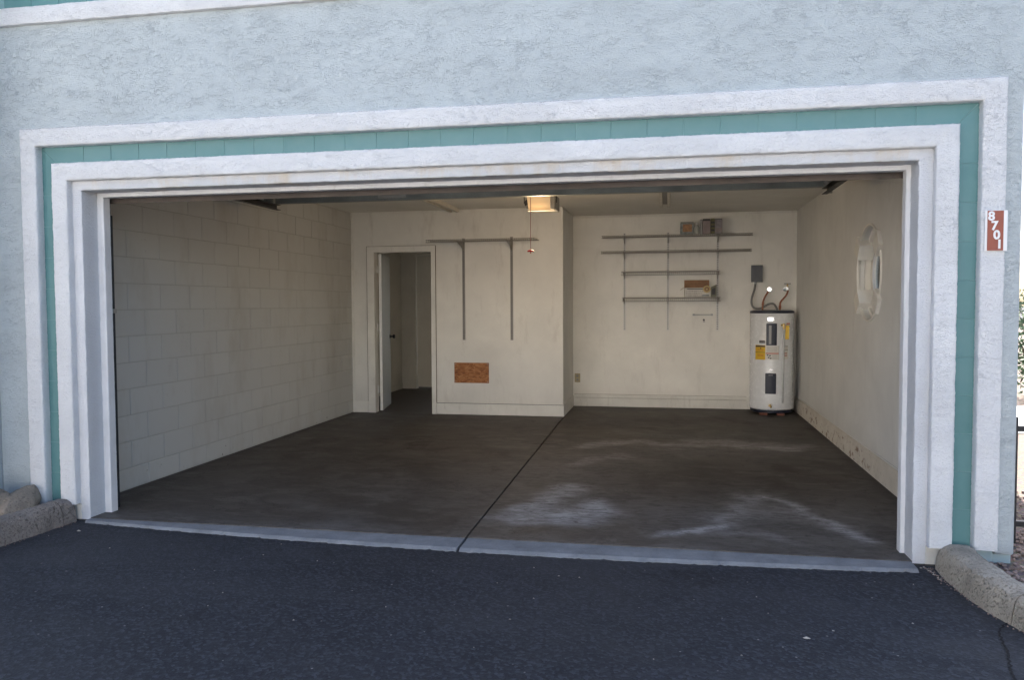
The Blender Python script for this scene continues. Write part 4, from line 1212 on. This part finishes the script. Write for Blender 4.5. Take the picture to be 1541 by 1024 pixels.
for z_ in (0.80, 0.815, 0.735, 0.75):
    cyl_patch(A_(1140), A_(1149), z_, z_ + 0.005, 0.0018, 0.0022).build('label_line', 'label_red', lb)
cyl_patch(A_(1144.2), A_(1145.8), 0.822, 0.838, 0.0018, 0.0024, 3).build('label_mark', 'label_ink', lb)
lb = cyl_patch(A_(1152.0), A_(1171.5), 0.692, 0.864, 0.0004, 0.0016).build('instruction_label', 'label_white', wh)
cyl_patch(A_(1152.3), A_(1171.3), 0.764, 0.776, 0.0018, 0.0024).build('label_band', 'label_red', lb)
for z_ in (0.845, 0.832, 0.819, 0.806, 0.793):
    cyl_patch(A_(1154), A_(1169), z_, z_ + 0.004, 0.0018, 0.0022).build('label_line', 'label_grey', lb)
for px_, z_ in ((1154, 0.742), (1157.5, 0.735), (1155.5, 0.712), (1158.5, 0.703)):
    cyl_patch(A_(px_), A_(px_ + 2.4), z_, z_ + 0.014, 0.0018, 0.0022, 3).build('label_mark', 'label_ink', lb)
for z_ in (0.745, 0.73, 0.715, 0.70):
    cyl_patch(A_(1162), A_(1170), z_, z_ + 0.004, 0.0018, 0.0022).build('label_line', 'label_grey', lb)
cyl_patch(A_(1171.6), A_(1171.9), 0.69, 0.868, 0.0018, 0.0024, 2).build('label_edge', 'label_ink', lb)
lb = cyl_patch(A_(1178.5), A_(1185), 0.70, 0.862, 0.0004, 0.0014).build('warning_label', 'label_white', wh)
for z_ in (0.855, 0.81):
    cyl_patch(A_(1178.6), A_(1184.8), z_, z_ + 0.004, 0.0016, 0.0022).build('label_line', 'label_ink', lb)
for z_ in (0.765, 0.738):
    cyl_patch(A_(1178.6), A_(1183.5), z_, z_ + 0.010, 0.0016, 0.0022).build('label_line', 'label_red', lb)
lb = cyl_patch(A_(1181), A_(1188), 1.085, 1.145, 0.0004, 0.0014).build('warning_label', 'label_white', wh)
cyl_patch(A_(1182.5), A_(1187.3), 1.128, 1.142, 0.0016, 0.0022).build('label_line', 'label_red', lb)
cyl_patch(A_(1181.5), A_(1187.6), 1.092, 1.096, 0.0016, 0.0022).build('label_line', 'label_ink', lb)
lb = cyl_patch(A_(1142.8), A_(1151), 0.896, 0.928, 0.0004, 0.003).build('rating_badge', 'label_ink', wh, bevel=0.001)
cyl_patch(A_(1143.8), A_(1150.2), 0.910, 0.916, 0.0032, 0.0036).build('label_line', 'label_grey', lb)
lg = cyl_patch(A_(1154.5), A_(1167), 1.168, 1.214, 0.0004, 0.003, 12).build('maker_badge', 'badge', wh, bevel=0.004)
cyl_patch(A_(1157), A_(1164.5), 1.186, 1.192, 0.0032, 0.0036).build('label_line', 'label_grey', lg)
cyl_patch(A_(1157), A_(1163.5), 0.558, 0.572, 0.0004, 0.003, 6).build('small_badge', 'badge', wh, bevel=0.003)
def on(px_, z_, d_):
    a = math.radians(-97 + A_(px_))
    return Vector((HX + (HR + d_) * math.cos(a), HY + (HR + d_) * math.sin(a), z_))
rv = MB(); rv.tube([on(1176, 1.118, -0.01), on(1176, 1.118, 0.05)], 0.016, 12); rv.tube([on(1176, 1.14, 0.045), on(1176, 1.07, 0.045)], 0.013, 12)
rv.build('relief_valve', 'brass', wh, smooth=True)
MB().tube([on(1176.6, 1.07, 0.045), on(1175.2, 0.165, 0.045)], 0.0105, 12).build('discharge_pipe', 'galv', wh, smooth=True)
c = on(1179.5, 1.03, 0.058); MB().obox(c, (0.022, -0.003, 0), (0.0003, 0.0012, 0), (0.002, 0, 0.085)).build('valve_tag', 'label_yellow', wh)
dv = MB(); dv.tube([on(1159.5, 0.128, -0.01), on(1159.5, 0.128, 0.012)], 0.030, 20); dv.build('drain_collar', 'white_metal', wh, smooth=True)
dv = MB(); dv.tube([on(1159, 0.128, 0.010), on(1159, 0.128, 0.045)], 0.013, 12); dv.tube([on(1159.5, 0.14, 0.03), on(1161, 0.105, 0.05)], 0.011, 10); dv.build('drain_valve', 'brass', wh, smooth=True)
for x_, y_ in ((HX - 0.12, HY - 0.20), (HX + 0.08, HY - 0.215), (HX - 0.1, HY + 0.12), (HX + 0.12, HY + 0.1)):
    MB().box(x_ - 0.04, x_ + 0.05, y_ - 0.03, y_ + 0.05, 0.0005, 0.0295).build('foot_brick', 'brick', wh, bevel=0.003)

db = thing('disconnect_box', (4.748, YB, 1.76), 'grey electrical disconnect box on the wall above the heater', 'electrical box')
MB().box(4.685, 4.815, YB - 0.075, YB - 0.0005, 1.665, 1.872).build('box', 'box_grey', db, bevel=0.006)
MB().box(4.678, 4.822, YB - 0.086, YB - 0.0755, 1.66, 1.878).build('cover', 'box_grey', db, bevel=0.004)
MB().box(4.700, 4.800, YB - 0.089, YB - 0.0862, 1.69, 1.845).build('cover_panel', 'box_grey', db, bevel=0.002)
MB().tube([(4.735, YB - 0.05, 1.665), (4.735, YB - 0.05, 1.635)], 0.017, 12).build('connector', 'galv', db, smooth=True)

def smooth_path(pts, n=8):
    P = [Vector(p) for p in pts]; P = [P[0] * 2 - P[1]] + P + [P[-1] * 2 - P[-2]]
    out = []
    for i in range(1, len(P) - 2):
        for k in range(n):
            t = k / n
            a, b, c, d = P[i - 1], P[i], P[i + 1], P[i + 2]
            out.append(0.5 * ((2 * b) + (-a + c) * t + (2 * a - 5 * b + 4 * c - d) * t * t + (-a + 3 * b - 3 * c + d) * t ** 3))
    out.append(P[-2])
    return out
cd = thing('flexible_conduit', (4.735, 6.22, 1.64), 'grey flexible conduit looping from the electrical box to the heater top', 'conduit')
pth = smooth_path([(4.735, YB - 0.05, 1.636), (4.722, 6.22, 1.56), (4.690, 6.20, 1.45), (4.690, 6.19, 1.37), (4.725, 6.17, 1.325), (4.800, 6.13, 1.325), (4.885, 6.09, 1.375), (4.945, 6.05, 1.375), (4.985, 6.02, 1.301)], 10)
MB().tube(pth, [0.0125 + (0.0015 if i % 2 else 0) for i in range(len(pth))], 10).build('hose', 'conduit', cd, smooth=True)

c1 = thing('copper_pipe', (4.905, YB, 1.55), 'curved copper pipe from a plain round wall stop to the heater', 'pipe', 'copper pipes above the water heater')
MB().tube(smooth_path([(4.905, YB - 0.05, 1.562), (4.885, 6.20, 1.525), (4.845, 6.17, 1.46), (4.820, 6.13, 1.39), (4.812, 6.10, 1.301)]), 0.0115, 10).build('tube', 'copper', c1, smooth=True)
MB().tube([(4.915, YB - 0.0005, 1.566), (4.915, YB - 0.012, 1.566)], 0.035, 20).build('wall_plate', 'chrome', c1, smooth=True)
MB().tube([(4.912, YB - 0.0125, 1.566), (4.905, YB - 0.085, 1.566)], [0.018, 0.024], 14).build('stop_valve', 'chrome', c1, smooth=True)
MB().tube([(4.822, 6.12, 1.40), (4.816, 6.11, 1.36)], 0.0155, 10).build('fitting', 'copper', c1, smooth=True)
c2 = thing('copper_pipe', (5.12, YB, 1.55), 'curved copper pipe from the valve with a cross handle to the heater', 'pipe', 'copper pipes above the water heater')
MB().tube(smooth_path([(5.135, 6.20, 1.548), (5.115, 6.18, 1.495), (5.075, 6.16, 1.445), (5.035, 6.13, 1.395), (5.024, 6.10, 1.301)]), 0.0115, 10).build('tube', 'copper', c2, smooth=True)
MB().tube([(5.115, YB - 0.0005, 1.572), (5.115, YB - 0.012, 1.572)], 0.035, 20).build('wall_plate', 'chrome', c2, smooth=True)
MB().tube([(5.115, YB - 0.0125, 1.572), (5.110, YB - 0.085, 1.570)], [0.020, 0.028], 14).build('stop_valve', 'chrome', c2, smooth=True)
MB().tube([(5.13, 6.22, 1.572), (5.13, 6.22, 1.632)], 0.009, 10).build('valve_stem', 'brass', c2, smooth=True)
MB().box(5.09, 5.17, 6.208, 6.232, 1.632, 1.642).build('valve_handle', 'box_grey', c2, bevel=0.003)
MB().tube([(5.028, 6.11, 1.355), (5.025, 6.10, 1.315)], 0.0155, 10).build('fitting', 'copper', c2, smooth=True)

# ------------------------------------------------------------------ house number
sg = thing('house_number_plate', (5.27, 0, 1.75), 'brown house number plate reading 8701 on the white surround', 'number plate')
MB().box(5.216, 5.322, -0.010, -0.003, 1.650, 1.857).build('backing', 'plate_white', sg, bevel=0.001)
MB().box(5.227, 5.302, -0.0135, -0.0103, 1.652, 1.855).build('plate', 'plate_brown', sg, bevel=0.0006)
for ch, x_, z_ in (('8', 5.244, 1.826), ('7', 5.259, 1.777), ('0', 5.270, 1.730), ('1', 5.283, 1.682)):
    cu = bpy.data.curves.new('numeral', 'FONT'); cu.body = ch; cu.size = 0.062; cu.extrude = 0.0012; cu.offset = 0.0022
    cu.align_x = 'CENTER'; cu.align_y = 'CENTER'
    cu.materials.append(MAT['plate_white'])
    tmp = bpy.data.objects.new('numeral_outline', cu); C.objects.link(tmp)
    me = bpy.data.meshes.new_from_object(tmp.evaluated_get(bpy.context.evaluated_depsgraph_get()))
    bpy.data.objects.remove(tmp)
    if not me.materials: me.materials.append(MAT['plate_white'])
    o = bpy.data.objects.new('numeral', me); C.objects.link(o)
    o.parent = sg
    o.location = Vector((x_, -0.0152, z_)) - sg.location
    o.rotation_euler = (math.pi / 2, 0, 0)

# ------------------------------------------------------------------ kerbs, rocks, gravel, crack
def kerb(name, path, w, h, lab, joints, mat='kerb'):
    """rounded extruded concrete kerb; path is the centre line, from the building outwards"""
    t_ = thing(name, (path[0][0], path[0][1], 0), lab, 'kerb', 'concrete kerbs at the sides of the driveway')
    P = smooth_path([(x, y, 0) for x, y in path], 22)
    prof = [(-0.54, -0.05), (-0.52, 0.2), (-0.49, 0.45), (-0.45, 0.72), (-0.36, 0.9), (-0.2, 0.98), (0.0, 1.0), (0.2, 0.98), (0.36, 0.9), (0.45, 0.72), (0.49, 0.45), (0.52, 0.2), (0.54, -0.05)]
    rings = []; acc = 0.0; cuts = []
    for i, p in enumerate(P):
        d_ = (P[min(i + 1, len(P) - 1)] - P[max(0, i - 1)]).normalized(); s_ = Vector((d_.y, -d_.x, 0))
        k = 1.0
        if i == 0: k = 0.55
        elif i == 1: k = 0.85
        elif i == 2: k = 0.96
        rings.append([jit(p + s_ * (a * w * (0.7 + 0.3 * k)) + Vector((0, 0, -0.03 + (b * (h + 0.03) * k))), 0.008, 8) for a, b in prof])
    cutat = [0] + [int(j * (len(P) - 1)) for j in joints] + [len(P) - 1]
    for a, b in zip(cutat[:-1], cutat[1:]):
        m1 = MB(); n = len(prof); rr = [list(r) for r in rings[a:b + 1]]
        dd = (P[a + 1] - P[a]).normalized() * 0.006
        rr[0] = [q + dd for q in rr[0]]
        vs = [q for r in rr for q in r]
        fs = [(i * n + j, i * n + j + 1, (i + 1) * n + j + 1, (i + 1) * n + j) for i in range(len(rr) - 1) for j in range(n - 1)]
        fs += [tuple(range(n))[::-1], tuple(range((len(rr) - 1) * n, len(rr) * n))]
        m1.add(vs, fs).build('kerb_length', mat, t_, smooth=True)
kerb('concrete_kerb', [(-0.255, 0.045), (-0.275, -0.25), (-0.305, -0.7), (-0.32, -1.5), (-0.32, -3.0)], 0.17, 0.128, 'rounded concrete kerb running past the boulders', [0.12, 0.5], 'kerb_dark')
kerb('concrete_kerb', [(5.125, 0.035), (5.115, -0.2), (5.145, -0.5), (5.235, -0.8), (5.50, -1.12), (6.1, -1.35), (8.0, -1.45)], 0.20, 0.118, 'rounded concrete kerb curving away below the house number', [0.09, 0.45])

def rock(name, c, ax, lab, seed, rot=(0, 0, 0)):
    bm = bmesh.new(); bmesh.ops.create_icosphere(bm, subdivisions=4, radius=1)
    for v in bm.verts:
        k = 1 + 0.24 * noise.noise(v.co * 1.3 + Vector((seed, 0, 0))) + 0.11 * noise.noise(v.co * 3.1 + Vector((seed, 3, 0))) + 0.035 * noise.noise(v.co * 9)
        v.co = Vector((v.co.x * ax[0] * k, v.co.y * ax[1] * k, v.co.z * ax[2] * k))
    me = bpy.data.meshes.new(name); bm.to_mesh(me); bm.free()
    for p in me.polygons: p.use_smooth = True
    me.materials.append(MAT['rock'])
    o = bpy.data.objects.new(name, me); C.objects.link(o); o.location = c; o.rotation_euler = rot
    return tag(o, lab, 'boulder', 'boulders behind the kerb')
rock('boulder', (-0.425, -0.20, 0.105), (0.105, 0.21, 0.105), 'long low boulder between the kerb and the white surround', 2.0, (0.25, 0.1, 0.25))
rock('boulder', (-0.565, -0.26, 0.135), (0.13, 0.17, 0.13), 'rounder tan boulder nestled against the projecting stucco wing wall', 9.0, (0, 0.2, 0.6))
rock('boulder', (-0.56, -0.75, 0.10), (0.13, 0.2, 0.11), 'grey boulder lower beside the kerb, mostly out of the picture', 15.0) if False else None

random.seed(11)
pb = MB()
bm = bmesh.new(); bmesh.ops.create_icosphere(bm, subdivisions=1, radius=1)
iv = [v.co.copy() for v in bm.verts]; ifc = [tuple(v.index for v in f_.verts) for f_ in bm.faces]; bm.free()
def pebble(x, y, z, s):
    q = Matrix.Rotation(random.uniform(0, 6.3), 3, 'Z') @ Matrix.Rotation(random.uniform(-0.5, 0.5), 3, 'X')
    a = (s * random.uniform(0.8, 1.4), s * random.uniform(0.7, 1.1), s * random.uniform(0.5, 0.8))
    pb.add([q @ Vector((v.x * a[0], v.y * a[1], v.z * a[2])) + Vector((x, y, z)) for v in iv], ifc)
for k in range(2600):
    x = 5.24 + random.random() ** 1.6 * 1.6; y = random.uniform(-1.0, 1.8)
    if y > 0.02 and x < 5.43: continue
    if y < -0.5 and x < 5.3 + (-(y + 0.5)) * 0.9: continue
    pebble(x, y, 0.022, random.uniform(0.007, 0.017))
for k in range(350):
    pebble(random.uniform(-0.73, -0.36), random.uniform(-1.6, 0.0), 0.022, random.uniform(0.007, 0.016))
tag(pb.build('gravel', 'pebble', fixn=False), 'loose brown gravel behind the kerbs', 'gravel', kind='stuff')

# debris on the ground, crack in the asphalt
random.seed(5)
deb = MB(); pk = MB()
for k in range(24):
    x, y = random.uniform(-0.1, 5.0), random.uniform(-1.4, -0.15)
    s = random.uniform(0.003, 0.0065)
    deb.add([Vector((x + s * math.cos(a) * random.uniform(0.6, 1.4), y + s * math.sin(a) * random.uniform(0.5, 1.2), -0.0165)) for a in (0, 1.3, 2.6, 3.9, 5.2)] + [Vector((x, y, -0.012))],
            [(0, 1, 5), (1, 2, 5), (2, 3, 5), (3, 4, 5), (4, 0, 5)])
for x, y, s in ((4.20, -1.05, 0.017), (0.02, -0.19, 0.016)):
    deb.add([Vector((x + s * math.cos(a), y + 0.6 * s * math.sin(a), -0.015)) for a in (0, 1.1, 2.2, 3.1, 4.3, 5.4)] + [Vector((x, y, -0.008))], [(i, (i + 1) % 6, 6) for i in range(6)])
for k in range(40):
    t_ = random.random(); x = 4.95 + 0.13 * t_ + random.uniform(-0.02, 0.02); y = 0.02 - 0.55 * t_
    s = random.uniform(0.003, 0.008)
    deb.add([Vector((x + s * math.cos(a), y + s * math.sin(a), -0.0165)) for a in (0, 1.3, 2.6, 3.9, 5.2)] + [Vector((x, y, -0.010))], [(0, 1, 5), (1, 2, 5), (2, 3, 5), (3, 4, 5), (4, 0, 5)])
MAT['grit'] = mat_plain('pale_grit', (0.34, 0.31, 0.27), 0.9, var=0.4, vscale=60)
tag(deb.build('debris', 'grit'), 'pale grit and bits scattered on the dark asphalt', 'debris', kind='stuff')
for path_ in ([(-0.165, 0.0), (-0.175, -0.3), (-0.205, -0.75), (-0.22, -1.6)], [(4.98, 0.0), (4.995, -0.2), (5.03, -0.5), (5.12, -0.85), (5.35, -1.2)]):
    for (ax, ay), (bx, by) in zip(path_[:-1], path_[1:]):
        for k in range(34):
            t_ = random.random(); x = ax + (bx - ax) * t_ + random.gauss(0, 0.012); y = ay + (by - ay) * t_
            s_ = random.uniform(0.002, 0.006)
            pk.add([Vector((x + s_ * math.cos(a), y + s_ * math.sin(a), -0.0165)) for a in (0, 1.3, 2.6, 3.9, 5.2)] + [Vector((x, y, -0.011))], [(0, 1, 5), (1, 2, 5), (2, 3, 5), (3, 4, 5), (4, 0, 5)])
tag(pk.build('kerb_grit', 'pebble'), 'brown grit gathered along the feet of the kerbs', 'grit', kind='stuff')
ck = MB(); pts = smooth_path([(5.125, -0.72, 0), (5.09, -0.72, 0), (5.02, -0.82, 0), (4.99, -0.93, 0), (4.965, -1.05, 0), (4.93, -1.16, 0), (4.90, -1.28, 0), (4.90, -1.45, 0), (4.84, -1.7, 0)], 12)
vs = []
for i, p in enumerate(pts):
    w = 0.0042 + 0.003 * abs(noise.noise(Vector((i * 0.7, 1, 1)))) ; o_ = 0.009 * noise.noise(Vector((i * 0.45, 7, 3)))
    vs += [(p.x - w + o_, p.y, -0.0165), (p.x + w + o_, p.y, -0.0165)]
ck.add(vs, [(2 * i, 2 * i + 1, 2 * i + 3, 2 * i + 2) for i in range(len(pts) - 1)])
tag(ck.build('asphalt_crack', 'tar'), kind='structure')

# ------------------------------------------------------------------ beyond the corner: iron fence, shrub, far garden wall
fe = thing('iron_fence', (5.5, 0.42, 0), 'low black iron picket fence beside the corner of the facade', 'fence')
for z_ in (0.12, 0.66):
    MB().box(5.43, 6.93, 0.41, 0.435, z_, z_ + 0.03).build('rail', 'iron', fe)
for k in range(15):
    x_ = 5.44 + 0.105 * k
    MB().box(x_, x_ + 0.016, 0.415, 0.431, 0.02, 0.74).build('picket', 'iron', fe)
for n_, (cx_, cy_, r_, lab) in enumerate(((8.9, 8.2, 0.9, 'smaller green shrub just beyond the paved path past the corner'), (10.6, 9.3, 1.2, 'larger green shrub behind the first one past the corner'))):
    sh = thing('shrub', (cx_, cy_, 0), lab, 'shrub', 'shrubs past the corner')
    random.seed(20 + n_); lf = MB(); tw = MB()
    for k in range(10):
        a = random.uniform(0, 6.28); tw.tube([(cx_, cy_, 0), (cx_ + 0.3 * r_ * math.cos(a), cy_ + 0.3 * r_ * math.sin(a), 0.7 * r_), (cx_ + 0.7 * r_ * math.cos(a), cy_ + 0.7 * r_ * math.sin(a), 1.3 * r_)], [0.03, 0.018, 0.006], 5)
    for k in range(2600):
        v = Vector((random.gauss(0, 1), random.gauss(0, 1), random.gauss(0, 1))).normalized() * random.random() ** 0.4
        k2 = 1 + 0.35 * noise.noise(v * 2.2 + Vector((n_ * 5, 0, 0)))
        p = Vector((cx_ + v.x * r_ * k2, cy_ + v.y * r_ * k2, r_ * 0.95 + v.z * r_ * 0.9 * k2))
        a = Vector((random.gauss(0, 1), random.gauss(0, 1), random.gauss(0, 1))).normalized(); b = a.orthogonal().normalized()
        s = random.uniform(0.03, 0.06)
        lf.add([p - a * s, p + b * s * 0.5, p + a * s, p - b * s * 0.5], [(0, 1, 2, 3)])
    lf.build('foliage', 'leaf', sh, fixn=False); tw.build('stems', 'twig', sh)

# ------------------------------------------------------------------ unseen building behind the camera, added to bounce sunlight into the garage
MAT['stucco_bounce'] = mat_stucco('warm_bounce_stucco', (0.78, 0.75, 0.70), 0.6, 25)
ac = thing('bounce_building', (2.5, -22, 0), 'unseen pale stucco building with closed garage doors, added across the alley to bounce sunlight', 'building')
YA = -19.0
xs_ = [-14.6, -9.2, -4.6 + 0.8, 1.4, 6.8]
m_ = MB()
m_.box(-18, 9.4, YA - 8, YA - 0.3, -0.05, 6.2)
m_.box(-18, 9.4, YA - 0.299, YA, 2.2, 6.2)
edges = [-18] + [v for x_ in xs_ for v in (x_ - 2.45, x_ + 2.45)] + [9.4]
for a, b in zip(edges[0::2], edges[1::2]):
    m_.box(a, b, YA - 0.299, YA, -0.05, 2.199)
m_.build('stucco_wall', 'stucco_bounce', ac)
for x_ in xs_:
    dd = MB().box(x_ - 2.44, x_ + 2.44, YA - 0.28, YA - 0.22, -0.02, 2.19).build('garage_door', 'wood_white', ac)
    for k in range(4):
        MB().box(x_ - 2.42, x_ + 2.42, YA - 0.2199, YA - 0.205, 0.02 + 0.545 * k, 0.54 + 0.545 * k).build('panel', 'wood_white', dd, bevel=0.006)
MB().box(-18.3, 9.7, YA - 8.3, YA + 0.4, 6.2, 6.35).build('roof', 'roof', ac)
